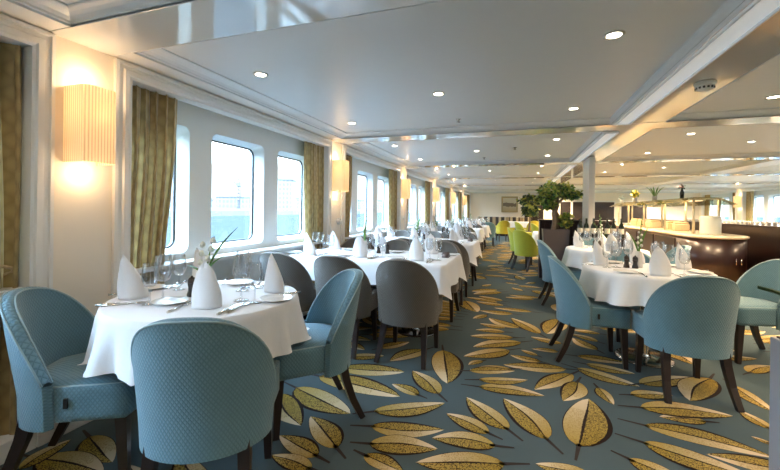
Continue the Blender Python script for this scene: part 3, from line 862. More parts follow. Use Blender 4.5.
# ------------------------------------------------------------------ things on the tables
ZT = .7545
def make_napkin(v):
    """standing folded linen: a rolled pouch cut obliquely, its point rising on one side, with an overlapping fold"""
    m = MB(); nu, nv = 46, 12
    H = (.215, .205, .21)[v]; pk = (.050, .034, .012)[v]
    def P(i, j):
        u = i / (nu - 1); q = j / (nv - 1)
        a = u * (2 * PI + .9) - PI - .45                         # 0 is the side the point leans to
        k = u * 2 - 1
        s = (1 - q ** (1.9, 2.3, 3.0)[v]) ** (.80, .72, .62)[v] + .04 * math.sin(PI * min(1, q * 1.5))
        wrap = 1 + .13 * k * (1 - .5 * q)
        rx, ry = .060 * s * wrap + .002, .044 * wrap * (1 - .93 * q ** 1.4)
        fold = 1 + .06 * math.sin(2 * a + 5 * q) - .10 * math.exp(-(math.sin((a - 1.3 + .9 * q) / 2) / .13) ** 2)
        return (rx * fold * math.cos(a) + pk * q ** 1.5, ry * fold * math.sin(a), H * q * (1 - .06 * math.sin(a) * q) + .001)
    m.grid(P, nu, nv)
    # second leaf tucked behind, seen as a fold
    def Q(i, j):
        u = i / 14; t = j / 9
        s = (1 - t ** 1.9) ** .7
        x = (u * 2 - 1) * .046 * s + (.030, .024, -.012)[v] * t
        return (x, -.047 * s - .003 + .03 * (u * 2 - 1) ** 2 * s + .012 * t, H * (.62, .70, .80)[v] * t + .001)
    m.grid(Q, 15, 10)
    o = m.build('folded_napkin', M_napkin); o['category'] = 'napkin'
    mod = o.modifiers.new('thickness', 'SOLIDIFY'); mod.thickness = .0025
    return o
pnap = [Proto(make_napkin(v)) for v in range(3)]

def make_glass(big):
    root = empty('wine_glass'); root['category'] = 'glass'
    k = 1.13 if big else 1.0
    pr = [(.026, .090), (.035, .118), (.037, .138), (.035, .165), (.030, .200)]
    m = MB(); m.lathe([(.0045, .083), (.016, .085)] + pr, 20, cap=False)
    m.lathe([(r - .0016, z) for r, z in reversed(pr)] + [(.012, .0875), (0, .0865)], 20, cap=False)
    m.v = [(x * k, y * k, z * k) for x, y, z in m.v]; m.build('bowl', M_glass, root)
    m = MB(); m.lathe([(0, .0005), (.033, .0005), (.033, .002), (.012, .006), (.0045, .014), (.0038, .04), (.0045, .083)], 18, cap=False)
    m.v = [(x * k, y * k, z * k) for x, y, z in m.v]; m.build('stem_and_foot', M_glass, root)
    return root
pg = [Proto(make_glass(False)), Proto(make_glass(True))]

def make_plate():
    m = MB(); m.lathe([(0, .003), (.045, .003), (.05, .001), (.055, .003), (.084, .012), (.085, .0135), (.083, .0145), (.056, .006), (.05, .0055), (0, .0055)], 36, cap=False)
    o = m.build('side_plate', M_china); o['category'] = 'plate'; return o
pplate = Proto(make_plate())
def make_knife():
    root = empty('table_knife'); root['category'] = 'knife'
    m = MB(); m.tube([(0, -.105, .004), (0, -.06, .0045), (0, -.01, .004)], [.0055, .006, .0042], 8); m.build('handle', M_cutlery, root)
    m = MB(); m.grid(lambda i, j: ((-.006, .006)[j] * (1 if i < 5 else .55) + (.002 if i == 6 else 0), -.012 + .122 * i / 6, .003 + .0004 * i * (6 - i)), 7, 2); m.grid(lambda i, j: ((.006, -.006)[j] * (1 if i < 5 else .55) + (.002 if i == 6 else 0), -.012 + .122 * i / 6, .0015), 7, 2); m.build('blade', M_cutlery, root)
    return root
def make_fork():
    root = empty('table_fork'); root['category'] = 'fork'
    m = MB(); m.tube([(0, -.10, .0045), (0, -.05, .004), (0, .03, .006)], [.006, .0045, .003], 8); m.build('handle', M_cutlery, root)
    m = MB()
    m.bbox(-.012, .012, .028, .055, .004, .0062, .001, seg=1)
    for x in (-.0105, -.0035, .0035, .0105): m.tube([(x, .052, .005), (x, .075, .0035), (x, .098, .006)], [.0018, .0018, .001], 6)
    m.build('tines', M_cutlery, root)
    return root
def make_spoon():
    root = empty('dessert_spoon'); root['category'] = 'spoon'
    m = MB(); m.tube([(0, -.09, .0045), (0, -.04, .004), (0, .045, .006)], [.0055, .0045, .003], 8); m.build('handle', M_cutlery, root)
    m = MB()
    m.grid(lambda i, j: (.019 * math.sin(PI * (.04 + .94 * i / 10)) ** .6 * (j / 4 - 1) * (1 if True else 0), .04 + .058 * i / 10, .0065 - .004 * math.sin(PI * i / 10) * (1 - (j / 4 - 1) ** 2) ** .5), 11, 9)
    o = m.build('spoon_bowl', M_cutlery, root); md = o.modifiers.new('thickness', 'SOLIDIFY'); md.thickness = .001
    return root
pk, pf, psn = Proto(make_knife()), Proto(make_fork()), Proto(make_spoon())

def make_mill():
    root = empty('pepper_mill'); root['category'] = 'mill'
    m = MB(); m.lathe([(0, 0), (.024, 0), (.024, .012), (.018, .03), (.017, .05), (.021, .066), (.021, .072)], 18); m.build('body', M_mill, root)
    m = MB(); m.lathe([(.020, .073), (.021, .085), (.015, .098), (.006, .102), (.006, .108), (0, .110)], 18, cap=False); m.build('grinder_head', M_mill, root)
    return root
pmill = Proto(make_mill())
def make_stalk(kind):
    """a slim vase with one tall flower stalk"""
    root = empty('flower_vase'); root['category'] = 'vase of flowers'
    rr = random.Random(kind + 4)
    m = MB()
    if kind == 0: m.lathe([(0, .001), (.026, .001), (.03, .02), (.026, .07), (.020, .10), (.022, .112), (.018, .112), (.016, .098), (.02, .06), (0, .02)], 20, cap=False); m.build('vase', M_pewter, root)
    else: m.lathe([(0, .001), (.030, .001), (.031, .02), (.024, .10), (.021, .135), (.023, .142), (.019, .142), (.017, .13), (.02, .06), (0, .02)], 20, cap=False); m.build('vase', M_vase, root)
    z0 = .10 if kind == 0 else .13
    top = (.27, .37, .30)[kind]; lean = (.045, .035, .015)[kind]
    st = [(lean * t * t, .01 * t, .03 + (z0 + top - .08) * t) for t in (0, .25, .5, .75, 1)]
    m = MB(); m.tube(st, [.0045, .0045, .004, .003, .0015], 8); m.build('stalk', M_leafg, root)
    def leaf(base, dirx, diry, up, L, w, nm, mat, fold=.3):
        q = MB()
        d = Vector((dirx, diry, up)).normalized(); side = d.cross(Vector((0, 0, 1))); side = side.normalized() if side.length > .01 else Vector((1, 0, 0))
        nrm = side.cross(d)
        def P(i, j):
            u = i / 8; v = j - 1
            return Vector(base) + d * L * u - nrm * (.25 * L * u * u) + side * (w * math.sin(PI * min(1, u * .93 + .06)) ** .8 * v) + nrm * (fold * w * abs(v) * math.sin(PI * u))
        q.grid(P, 9, 3); o = q.build(nm, mat, root); md = o.modifiers.new('thickness', 'SOLIDIFY'); md.thickness = .0012
    if kind == 0:
        leaf((0.005, 0, .09), .30, .05, 1, .31, .023, 'leaf', M_leafg); leaf((0, 0, .09), -.8, .1, .75, .12, .012, 'leaf', M_leafg)
        leaf((.01, 0, .12), .75, -.2, 1, .14, .012, 'leaf', M_leafg)
    else:
        leaf((0, 0, z0 - .02), .22, .1, 1, .27, .010, 'leaf', M_leafg); leaf((0, 0, z0 - .02), -.28, -.1, 1, .21, .010, 'leaf', M_leafg)
    nb = (7, 11, 9)[kind]
    for i in range(nb):
        t = .38 + .6 * i / nb; x = lean * t * t; z = .03 + (z0 + top - .08) * t; s = (-1) ** i; r = .0115 * (1.15 - .75 * i / nb) if kind else .017
        q = MB(); a = rr.uniform(0, 6.28)
        ox = s * r * (1.1 if kind else 1.3) - (.02 if kind == 0 else 0)
        q.lathe([(0, -r), (r * .75, -r * .55), (r * .95, 0), (r * .7, r * .7), (r * .25, r * 1.15), (0, r * 1.2)], 10, (x + ox, .008 * math.cos(a), z), cap=False)
        q.build('bloom' if (i < nb * .55) else 'bud', M_petal if (i < nb * (.9 if kind == 0 else .5)) else M_leafg, root)
    return root
pv = [Proto(make_stalk(k)) for k in range(3)]

rp = random.Random(5)
NAPROT = PI + .2                                             # the points lean towards the window wall
def setting(x, y, dx, dy, where, level, nv=0, big=0, plate_side=-1):
    """place setting: (x,y) napkin, (dx,dy) unit vector towards the diner; level 0 napkin+glasses, 1 +cutlery+plate, 2 +spoon"""
    a = math.atan2(dy, dx) + PI / 2                            # local +y points to the table middle
    rx, ry = -dy, dx                                           # diner's right-hand side ... mirrored below
    def W(u, v): return (x + rx * u - dx * v, y + ry * u - dy * v)
    jit = lambda s: rp.uniform(-s, s)
    px, py = W(jit(.008), jit(.008))
    pnap[nv].put((px, py, ZT), NAPROT + jit(.5), 'standing white napkin ' + where)
    gx, gy = W(.100 + jit(.006), .145 + jit(.006)); pg[big].put((gx, gy, ZT), jit(3), 'inner wine glass ' + where)
    gx, gy = W(.190 + jit(.006), .100 + jit(.006)); pg[0].put((gx, gy, ZT), jit(3), 'outer wine glass ' + where)
    if level >= 1:
        qx, qy = W(.125, -.02); pk.put((qx, qy, ZT), a + PI + PI + jit(.06), 'steel table knife ' + where)
        qx, qy = W(-.115, -.02); pf.put((qx, qy, ZT), a + jit(.06), 'steel table fork ' + where)
        qx, qy = W(-.212, .05); pplate.put((qx, qy, ZT), 0, 'white side plate ' + where)
    if level >= 2:
        qx, qy = W(.155, -.01); psn.put((qx, qy, ZT), a + jit(.08), 'steel dessert spoon ' + where)

# table by the first window (four settings, blue chairs)
T1 = (-1.56, 1.59)
table_stand('dining_table', [T1], .45, .45, True, 'small round table under white cloth by the sconce, nearest the camera', .185)
tablecloth('tablecloth', *T1, .465, .465, .11, .235, .12, 3, 'white cloth draped over the small round table by the sconce', rnd=True, fold=1.15)
for (x, y, dx, dy, w, nv, big) in ((-1.88, 1.41, -.7, -.7, "facing the wall-side blue chair on the small table", 0, 1), (-1.39, 1.41, .25, -.97, 'facing the front blue chair on the small table', 2, 1),
                                   (-1.31, 1.81, .6, .8, 'facing the aisle-side blue chair on the small table', 1, 1), (-1.83, 1.83, -.6, .8, 'at the window corner of the small table', 0, 0)):
    setting(x, y, dx, dy, w, 2, nv, big)
pmill.put((-1.63, 1.55, ZT), 0, 'dark pepper mill beside the flower pot on the small table')
pv[0].put((-1.63, 1.64, ZT), .3, 'small pewter vase with white blooms and a green blade on the small table')
chair('blue', -1.895, 1.25, .86, .51, 'teal quilted chair against the wall under the first sconce')
chair('blue', -1.225, 1.29, -.45, .89, 'teal quilted chair at the front of the small table, back to camera')
chair('blue', -1.19, 1.985, -.70, -.71, 'teal quilted chair on the aisle side of the small table')

# long tables of the window row
names = {2: 'first long table', 3: 'second long table', 4: 'third long table', 5: 'fourth long table', 6: 'fifth long table', 7: 'last long table'}
for k in range(2, 8):
    cy = 3.70 + 2.08 * (k - 2); cx = -1.38 if k < 4 else -1.47
    hx = .78 if k < 4 else .60
    nm = names[k]
    table_stand('dining_table', [(cx - .43 * hx / .78, cy), (cx + .42 * hx / .78, cy)], hx, .45, False, 'rectangular %s of the window row under white cloth' % nm, .21)
    tablecloth('tablecloth', cx, cy, hx + .02, .47, .03, .215, .11, 10 + k, 'white cloth hanging over the %s of the window row' % nm, fold=.42)
    for i, (x, pn) in enumerate(((cx + .52, 'aisle end'), (cx - .068, 'middle'), (cx - .64, 'window end')) if k < 4 else ((cx + .30, 'aisle end'), (cx - .32, 'window end'))):
        for s, sn in ((-1, 'near side'), (1, 'far side')):
            setting(x + rp.uniform(-.03, .03), cy + s * .29, 0, s, 'at the %s, %s of the %s' % (pn, sn, nm), (2 if k == 2 else 1 if k == 3 else 0), rp.choice((0, 1, 2)), 1 if i == 1 else 0)
            if k < 7:
                chair('taupe', x, cy + s * (.60 if s < 0 else .64), 0, -s, 'taupe quilted chair at the %s, %s of the %s' % (pn, sn, nm))
    pv[1 if k % 2 == 0 else 0].put((cx - .14, cy - .02, ZT), rp.uniform(-.5, .5) + 1.5, 'slim flower vase in the middle of the %s' % nm)
    for j, dx in enumerate((-.05, .05)): pmill.put((cx + .02 + dx, cy + .10, ZT), 0, 'dark %s mill beside the vase on the %s' % (('salt', 'pepper')[j], nm))
    if k in (2, 3):
        c = MB(); c.grid(lambda i, j: ((i - .5) * .07, (j - .5) * .012 * 1 + (j - .5) * .03, .055 * (1 - abs(j - 1)) + .001), 2, 3); 
        o = c.build('table_card', M_taupepot, None, (cx + .71, cy + .03, ZT)); o.modifiers.new('thickness', 'SOLIDIFY').thickness = .002
        tag(o, 'small dark folded card on the aisle end of the %s' % nm, 'card')
chair('blue', -.96, 13.42, -.15, 1, 'slate blue chair on the near side of the last long table, aisle end')
chair('taupe', -1.75, 13.45, 0, 1, 'taupe chair on the near side of the last long table, window end')

# round tables on the other side of the aisle
R1 = (1.03, 3.70); R2 = (1.10, 5.52)
for (cx, cy), nm, sd_ in ((R1, 'nearer round table', 31), (R2, 'further round table', 34)):
    table_stand('dining_table', [(cx, cy)], .455, .455, True, 'pedestal table, the %s across the aisle, under white cloth' % nm, .215)
    tablecloth('tablecloth', cx, cy, (.468), (.468), .1, .225, .015, sd_, 'white round cloth on the %s across the aisle' % nm, rnd=True, fold=1.0)
    big = 1
    for (dx, dy, w, nv) in ((-.87, .42, 'aisle side', 0), (.0, -1, 'near side', 2), (.92, .38, 'buffet side', 0), (.12, .99, 'far side', 0)):
        setting(cx + dx * .345, cy + dy * .345, dx, dy, 'on the %s of the %s' % (w, nm), 1 if nm[0] == 'n' else 0, nv, big)
    pv[1].put((cx - .03, cy + .06, ZT), .3 if nm[0] == 'n' else 2.6, 'white vase with tall green gladiolus on the %s' % nm)
    for j in range(2): pmill.put((cx - .13 + .06 * j, cy + .02 - .02 * j, ZT), 0, 'dark %s mill by the vase on the %s' % (('salt', 'pepper')[j], nm))
chair('blue', 1.11, 3.17, -.08, 1, 'teal quilted chair, back to camera, at the nearer round table')
chair('blue', .60, 3.57, 1, .06, 'teal quilted chair on the aisle side of the nearer round table')
chair('blue', 1.90, 4.08, -.97, -.22, 'teal quilted chair on the buffet side of the nearer round table')
chair('blue', 1.12, 4.29, 0, -1, 'teal quilted chair on the far side of the nearer round table')
chair('blue', .60, 5.50, 1, .05, 'teal quilted chair on the aisle side of the further round table')
chair('blue', 1.05, 6.03, .05, -1, 'teal quilted chair on the far side of the further round table')
chair('blue', 1.64, 5.45, -1, 0, 'teal quilted chair on the buffet side of the further round table')

# table with lime chairs
G = (.86, 9.05)
table_stand('dining_table', [G], .47, .60, False, 'white-laid table among the lime chairs beyond the planter', .2)
tablecloth('tablecloth', *G, .49, .62, .05, .24, .12, 51, 'white cloth on the table among the lime chairs', fold=.5)
for (x, y, dx, dy, w) in ((G[0] - .3, G[1] - .3, -1, 0, 'near aisle corner'), (G[0] - .3, G[1] + .25, -1, 0, 'far aisle corner'), (G[0] + .28, G[1] - .3, 1, 0, 'near inner corner'), (G[0] + .28, G[1] + .25, 1, 0, 'far inner corner')):
    setting(x, y, dx, dy, 'at the %s of the lime-chair table' % w, 0, rp.choice((0, 1, 2)), 0)
chair('lime', .23, 8.42, .62, .78, 'lime green quilted chair in the aisle, front one beside the planter')
chair('lime', .12, 9.32, 1, -.05, 'lime green quilted chair just behind the front lime chair')
chair('lime', .75, 10.05, 0, -1, 'lime green quilted chair at the far end of the lime-chair table')
# seating towards the end wall
for (x, y, fx, fy, c, lab) in ((-.55, 15.9, -.3, 1, 'yellow', 'yellow chair behind the slate blue chair, towards the end wall'), (.25, 14.2, .9, .4, 'lime', 'lime chair before the striped banquette, further down the aisle'),
                               (.75, 13.0, .9, .3, 'lime', 'lime chair standing between planter tree and striped banquette'), (.6, 16.6, -.3, 1, 'yellow', 'yellow chair near the dark doorway')):
    chair(c, x, y, fx, fy, lab)
T8 = (-.05, 17.6)
table_stand('dining_table', [T8], .6, .38, False, 'cloth-covered table in front of the striped banquette', .2)
tablecloth('tablecloth', *T8, .62, .40, .05, .24, .1, 61, 'yellow-lit cloth on the table before the banquette')
bq = empty('banquette', (-.6, 19.35, 0), 0, 'striped banquette with yellow seat along the end wall', 'bench')
m = MB(); m.bbox(-1.3, 1.3, .12, .58, .30, .92, .03); m.build('backrest', M_stripe, bq)
m = MB(); m.bbox(-1.3, 1.3, -.35, .18, .28, .48, .04); m.build('seat', M_yellow, bq)
m = MB(); m.box(-1.25, 1.25, -.28, .55, 0, .28); m.build('plinth', M_dark, bq)
pt = empty('painting', (-.36, YB - .03, 1.56), 0, 'gilt-framed landscape painting on the far end wall', 'painting')
m = MB()
for a in (((-.40, .40), (.32, .40)), ((-.40, .40), (-.40, -.32)), ((-.40, -.32), (-.32, .32)), ((.32, .40), (-.32, .32))):
    m.bbox(a[0][0], a[0][1], -.035, .03, a[1][0], a[1][1], .012)
m.build('picture_frame', M_gold, pt)
m = MB(); m.box(-.33, .33, -.012, .02, -.33, .33); m.build('canvas', M_paint, pt)

# linen that reaches a tucked-in seat lies on it
SEATS = [(o.location.copy(), o.rotation_euler.z) for o in COL.objects if o.parent is None and o.name.startswith('dining_chair')]
for c in [o for o in COL.objects if o.name.startswith('tablecloth')]:
    for loc, rz in SEATS:
        if (loc - c.location).length > 1.4: continue
        ca, sa = math.cos(-rz), math.sin(-rz)
        for v in c.data.vertices:
            dx, dy = v.co.x + c.location.x - loc.x, v.co.y + c.location.y - loc.y
            lx, ly = ca * dx - sa * dy, sa * dx + ca * dy
            if abs(lx) < .29 and -.10 < ly < .31 and v.co.z < .515: v.co.z = .515
# ------------------------------------------------------------------ planter tree, low partition, post
m = MB(); m.bbox(.40, 1.62, 7.45, 7.85, 0, 1.05, .006); m.bbox(.385, 1.635, 7.43, 7.87, 1.05, 1.075, .005)
for i in range(12): m.box(.48 + i * .095, .53 + i * .095, 7.438, 7.452, .08, 1.0)
tag(m.build('room_divider', M_dwood), 'low dark wooden divider behind the tree planter', 'divider')
m = MB(); m.bbox(1.10, 1.19, 6.80, 7.40, 0, ZB, .004)
tag(m.build('column_post', M_white), 'white post rising from behind the wine bottles to the soffit', 'post', kind='structure')
tp = empty('planter_tree', (.62, 6.95, 0), 0, 'ficus tree with twisted trunk in a tall taupe planter', 'tree')
m = MB()
def pot(i, j):
    t = j / 1; h = (.145 + .06 * t)
    return [(-h, -h), (h, -h), (h, h), (-h, h)][i % 4] + (.93 * t,)
m.grid(pot, 4, 2, closed=True, sm=False); m.face([m.add([(-.205, -.205, .93), (.205, -.205, .93), (.19, .19, .90), (-.19, .19, .90)]) + i for i in range(4)])
m.build('planter', M_taupepot, tp)
m = MB(); m.box(-.19, .19, -.19, .19, .88, .915); m.build('soil', M_soil, tp)
m = MB()
m.tube([(-.02, 0, .90), (.0, .01, 1.05), (-.02, 0, 1.2), (.03, .01, 1.34), (.02, 0, 1.5)], [.05, .045, .04, .036, .025], 10)
m.tube([(-.01, 0, 1.22), (-.09, .02, 1.38), (-.13, 0, 1.55)], [.03, .022, .012], 8)
m.tube([(.03, 0, 1.36), (.14, .02, 1.47), (.32, .03, 1.52)], [.028, .018, .008], 8)
m.tube([(.03, .0, .95), (.06, .02, 1.12), (-.01, .03, 1.28), (.05, 0, 1.42)], [.03, .026, .022, .016], 8)
m.build('trunk', M_bark, tp)
def foliage(parent, blobs, n, size, mats, seed, name='foliage'):
    rr = random.Random(seed); m = MB()
    for k in range(n):
        c, r = rr.choice(blobs)
        v = Vector((rr.gauss(0, 1), rr.gauss(0, 1), rr.gauss(0, 1))).normalized() * rr.uniform(.35, 1) ** .6
        p = Vector((c[0] + v.x * r[0], c[1] + v.y * r[1], c[2] + v.z * r[2]))
        d = Vector((rr.gauss(0, 1), rr.gauss(0, 1), rr.gauss(0, .7) - .2)).normalized(); s = d.cross(Vector((rr.gauss(0, 1), rr.gauss(0, 1), rr.gauss(0, 1)))).normalized()
        L = size * rr.uniform(.7, 1.3); w = L * .28; nn = d.cross(s)
        b = m.add([tuple(p), tuple(p + d * L * .45 + s * w + nn * w * .25), tuple(p + d * L), tuple(p + d * L * .45 - s * w + nn * w * .25), tuple(p + d * L * .5 - nn * w * .05)])
        mi = rr.randrange(len(mats))
        for q in ((0, 1, 4), (1, 2, 4), (2, 3, 4), (3, 0, 4)): m.face([b + i for i in q], None, mi, True)
    return m.build(name, mats, parent)
foliage(tp, [((-.06, 0, 1.60), (.20, .20, .14)), ((.12, 0, 1.58), (.18, .18, .12)), ((-.16, .02, 1.50), (.13, .14, .10)), ((.27, .03, 1.52), (.13, .12, .07)), ((.16, -.02, 1.08), (.09, .10, .12)), ((-.10, 0, 1.36), (.10, .10, .10))], 2000, .07, [M_leafy, M_leafy, M_leafg, M_leafd], 3)
pp = empty('potted_palm', (.45, 15.6, 0), 0, 'tall dark potted palm before the dark doorway', 'plant')
m = MB(); m.lathe([(.16, 0), (.22, .45), (.20, .45), (.19, .40)], 20); m.build('pot', M_taupepot, pp)
m = MB(); m.tube([(0, 0, .4), (.03, 0, .9), (0, .02, 1.4)], [.04, .03, .02], 8); m.build('stem', M_bark, pp)
foliage(pp, [((0, 0, 1.6), (.42, .35, .28)), ((.05, 0, 1.25), (.30, .3, .2))], 420, .17, [M_leafd, M_leafd, M_leafy], 5)

# sideboard with wine bottles
sb = empty('wine_sideboard', (1.28, 6.62, 0), 0, 'dark sideboard carrying wine bottles behind the further round table', 'sideboard')
m = MB(); m.bbox(-.40, .40, -.13, .13, .06, .80, .005); m.build('cabinet_body', M_dwood, sb)
m = MB(); m.bbox(-.42, .42, -.145, .145, .80, .825, .004); m.build('counter_slab', M_dwood, sb)
for sx in (-1, 1): 
    m = MB(); m.bbox(sx * .2 - .185, sx * .2 + .185, -.145, -.13, .1, .77, .004); d = m.build('cabinet_door', M_dwood, sb)
    m = MB(); m.lathe([(.008, 0), (.012, .012), (0, .016)], 10, (0, 0, 0)); m.v = [(x + sx * .04, -.146 - z, y + .5) for x, y, z in m.v]; m.build('knob', M_brass, d)
def make_bottle():
    root = empty('wine_bottle'); root['category'] = 'bottle'
    m = MB(); m.lathe([(0, .001), (.034, .001), (.037, .01), (.037, .18), (.030, .205), (.015, .235), (.014, .29), (.016, .292), (.016, .305), (0, .306)], 18, cap=False); m.build('body', M_bottle, root)
    m = MB(); m.lathe([(.0376, .07), (.0376, .15)], 18, cap=False); m.build('paper_label', M_label, root)
    return root
pb = Proto(make_bottle())
for i in range(7):
    pb.put((.95 + .095 * i, 6.59 + .04 * (i % 2), .825), .6 * i, 'dark wine bottle on the sideboard, %s in the row from the planter' % ORD[i])

# ------------------------------------------------------------------ buffet island
M_dl2 = emis('heat_lamp_lens', (1, .80, .5), 1.6)
bf = empty('buffet_counter', (3.27, 10.6, 0), 0, 'long dark mahogany buffet island with rounded end and marble top', 'buffet counter')
def stadium(hw, y0, y1, n=16, sq=1.35):
    p = []
    for i in range(n + 1):
        a = PI + PI * i / n; c, s = math.cos(a), math.sin(a)
        p.append((hw * c, y0 + hw * sq * (1 + s) if False else y0 + hw * 1.1 + hw * 1.1 * s))
    for i in range(n + 1):
        a = PI * i / n; p.append((hw * math.cos(a), y1 - hw * .6 + hw * .6 * math.sin(a)))
    return p
def extr(m, loop, z0, z1, mi=0, top=True, sm=True):
    n = len(loop); a = m.add([(x, y, z0) for x, y in loop]); b = m.add([(x, y, z1) for x, y in loop])
    for i in range(n):
        j = (i + 1) % n; m.face([a + i, a + j, b + j, b + i], None, mi, sm)
    if top: m.face([b + i for i in range(n)], None, mi); m.face([a + i for i in reversed(range(n))], None, mi)
Y0, Y1 = -3.05, 3.4
m = MB(); extr(m, stadium(.425, Y0 + .03, Y1 - .03), .07, .805); extr(m, stadium(.385, Y0 + .07, Y1 - .07), 0, .08); m.build('counter_body', M_dwood, bf)
m = MB(); extr(m, stadium(.455, Y0, Y1), .815, .85); extr(m, stadium(.435, Y0 + .02, Y1 - .02), .805, .86); m.build('marble_top', M_marble, bf)
for y in (-1.6, -.4, .8, 2.0):
    m = MB(); m.box(-.440, -.420, y - .55, y + .55, .14, .76); d = m.build('door_panel', M_dwood, bf)
    m = MB(); m.tube([(-.440, y - .48, .5), (-.455, y - .48, .5), (-.455, y - .48, .38), (-.440, y - .48, .38)], .006, 8); m.build('handle', M_steel, d)
m = MB()
for q in (0, .07): m.tube([(.10 + q, Y0 + .012, .50), (.10 + q, Y0 - .005, .50), (.10 + q, Y0 - .005, .40), (.10 + q, Y0 + .012, .40)], .006, 8)
m.build('end_handle', M_steel, bf)
# sneeze guard
gd = empty('sneeze_guard', (3.24, 10.6, .86), 0, 'brass sneeze guard with sloping glass above the buffet', 'sneeze guard')
fy = [-2.35, -.95, .45, 1.85, 3.0]
for y in fy:
    for x in (-.19, .19):
        m = MB(); m.tube([(x, y, 0), (x, y, .63)], .021, 10); m.build('post', M_brass, gd)
    m = MB(); m.tube([(-.40, y, .545), (-.19, y, .635), (.19, y, .635), (.40, y, .545)], .013, 8); m.build('bracket_bar', M_brass, gd)
m = MB(); m.box(-.20, .20, fy[0] - .08, fy[-1] + .1, .648, .66); m.build('top_shelf', M_guard, gd)
for s in (-1, 1):
    m = MB(); n_ = m.add([(s * .20, fy[0] - .06, .645), (s * .43, fy[0] - .06, .54), (s * .43, fy[-1] + .1, .54), (s * .20, fy[-1] + .1, .645)])
    m.face([n_ + i for i in range(4)]); o = m.build('glass_flap', M_guard, gd); o.modifiers.new('thickness', 'SOLIDIFY').thickness = .008
for y in (-1.65, -.25, 1.15, 2.4):
    m = MB(); m.bbox(-.15, .15, y - .3, y + .3, .615, .635, .004); h = m.build('heat_lamp_strip', M_brass, gd)
    m = MB(); m.box(-.12, .12, y - .26, y + .26, .608, .614); m.build('lamp_lens', M_dl2, h)
    l = bpy.data.lights.new('heat_lamp', 'AREA'); l.shape = 'RECTANGLE'; l.size = .24; l.size_y = .52; l.energy = 4; l.color = (1, .78, .5)
    o = bpy.data.objects.new('heat_lamp', l); COL.objects.link(o); o.location = (3.24, 10.6 + y, .86 + .60)
# things on the guard shelf
ZS = 1.522
def pot_plant(loc, label, kind):
    r = empty('potted_flower', loc, 0, label, 'plant')
    m = MB(); m.lathe([(0, 0), (.05, 0), (.055, .11), (.048, .11), (.045, .09)], 18, cap=False); m.build('pot', M_pewter if kind else M_vase, r)
    if kind == 0:
        foliage(r, [((0, 0, .17), (.09, .09, .06))], 60, .06, [M_petal], 8, 'petals'); 
    elif kind == 1:
        m = MB(); m.tube([(0, 0, .08), (0, 0, .2)], .006, 6); m.build('stem', M_leafg, r); foliage(r, [((0, 0, .24), (.10, .10, .08))], 110, .07, [M_ypetal, M_ypetal, M_leafg], 9, 'petals')
    else:
        for i in range(9):
            a = i * 2.4; q = MB(); L = .30
            q.grid(lambda u, v: (math.cos(a) * (.03 + .17 * (u / 6) ** 1.4) - math.sin(a) * .016 * (v - 1) * math.sin(PI * (u / 6 * .9 + .08)), math.sin(a) * (.03 + .17 * (u / 6) ** 1.4) + math.cos(a) * .016 * (v - 1) * math.sin(PI * (u / 6 * .9 + .08)), .09 + L * (u / 6) - .06 * (u / 6) ** 3), 7, 3)
            o = q.build('leaf', M_leafg, r); o.modifiers.new('thickness', 'SOLIDIFY').thickness = .002
    return r
pot_plant((3.12, 13.5, ZS), 'white orchid-like pot plant on the buffet guard, furthest of four', 0)
pot_plant((3.14, 12.2, ZS), 'pot of yellow flowers on the buffet guard shelf', 1)
pot_plant((3.14, 10.6, ZS), 'spiky green plant in a dark pot on the guard shelf', 2)
fg = empty('bottle_figurine', (3.13, 9.0, ZS), 0, 'dark bottle with pink flower at the near end of the guard shelf', 'bottle')
m = MB(); m.lathe([(0, 0), (.035, 0), (.038, .12), (.02, .17), (.015, .22), (0, .222)], 16, cap=False); m.build('body', M_bottle, fg)
foliage(fg, [((0, 0, .24), (.05, .05, .05))], 40, .05, [M_leafd, plain('dull_pink_petal', (.45, .20, .18), .6)], 12, 'flower')
dr = empty('soup_kettle', (3.27, 8.17, .86), 0, 'white drum-shaped soup kettle on the rounded buffet end', 'kettle')
m = MB(); m.lathe([(0, 0), (.145, 0), (.15, .02), (.15, .30), (.146, .305)], 32); m.build('body', M_drum, dr)
m = MB(); m.lathe([(.148, .306), (.13, .318), (.03, .33), (0, .33)], 32, cap=False); m.build('lid', M_drum, dr)
m = MB()
for i in range(3):
    a = i * 2.09; m.lathe([(.012, -.001), (.012, .004)], 8, (.11 * math.cos(a), .11 * math.sin(a), 0))
m.build('foot', M_brass, dr)
for i, (x, y, w) in enumerate(((3.22, 9.3, .13), (3.30, 10.0, .13), (3.2, 10.9, .14), (3.25, 11.8, .13), (3.3, 12.7, .13))):
    b = empty('bread_basket', (x, y, .86), .2 * i, 'tan basket on the buffet top, %s from the rounded end' % ORD[i], 'basket')
    m = MB(); m.bbox(-w, w, -w * .7, w * .7, 0, .15, .02); m.build('basket_body', M_wicker, b)
    m = MB(); m.bbox(-w * .93, w * .93, -w * .64, w * .64, .145, .19, .03); m.build('folded_liner', M_wicker, b)

# divider under the second soffit with cups on top
m = MB(); m.bbox(4.15, 4.40, 6.2, 15.5, 0, 1.0, .006); m.bbox(4.13, 4.42, 6.18, 15.52, 1.0, 1.02, .005)
tag(m.build('service_divider', M_dwood), 'long dark polished divider behind the buffet', 'divider')
def make_cup():
    root = empty('coffee_cup'); root['category'] = 'cup'
    m = MB(); m.lathe([(.022, 0), (.035, .03), (.04, .075), (.036, .075), (.03, .03), (0, .008)], 14, cap=False); m.build('bowl', M_china, root)
    m = MB(); m.tube([(.037, 0, .06), (.056, 0, .055), (.056, 0, .03), (.034, 0, .025)], .005, 6); m.build('handle', M_china, root)
    return root
pcu = Proto(make_cup())
for i in range(30):
    pcu.put((4.27, 7.0 + i * .17, 1.02), (i * 1.3) % 6.28, 'white cup in the row on the long dark divider', 'cups along the divider')
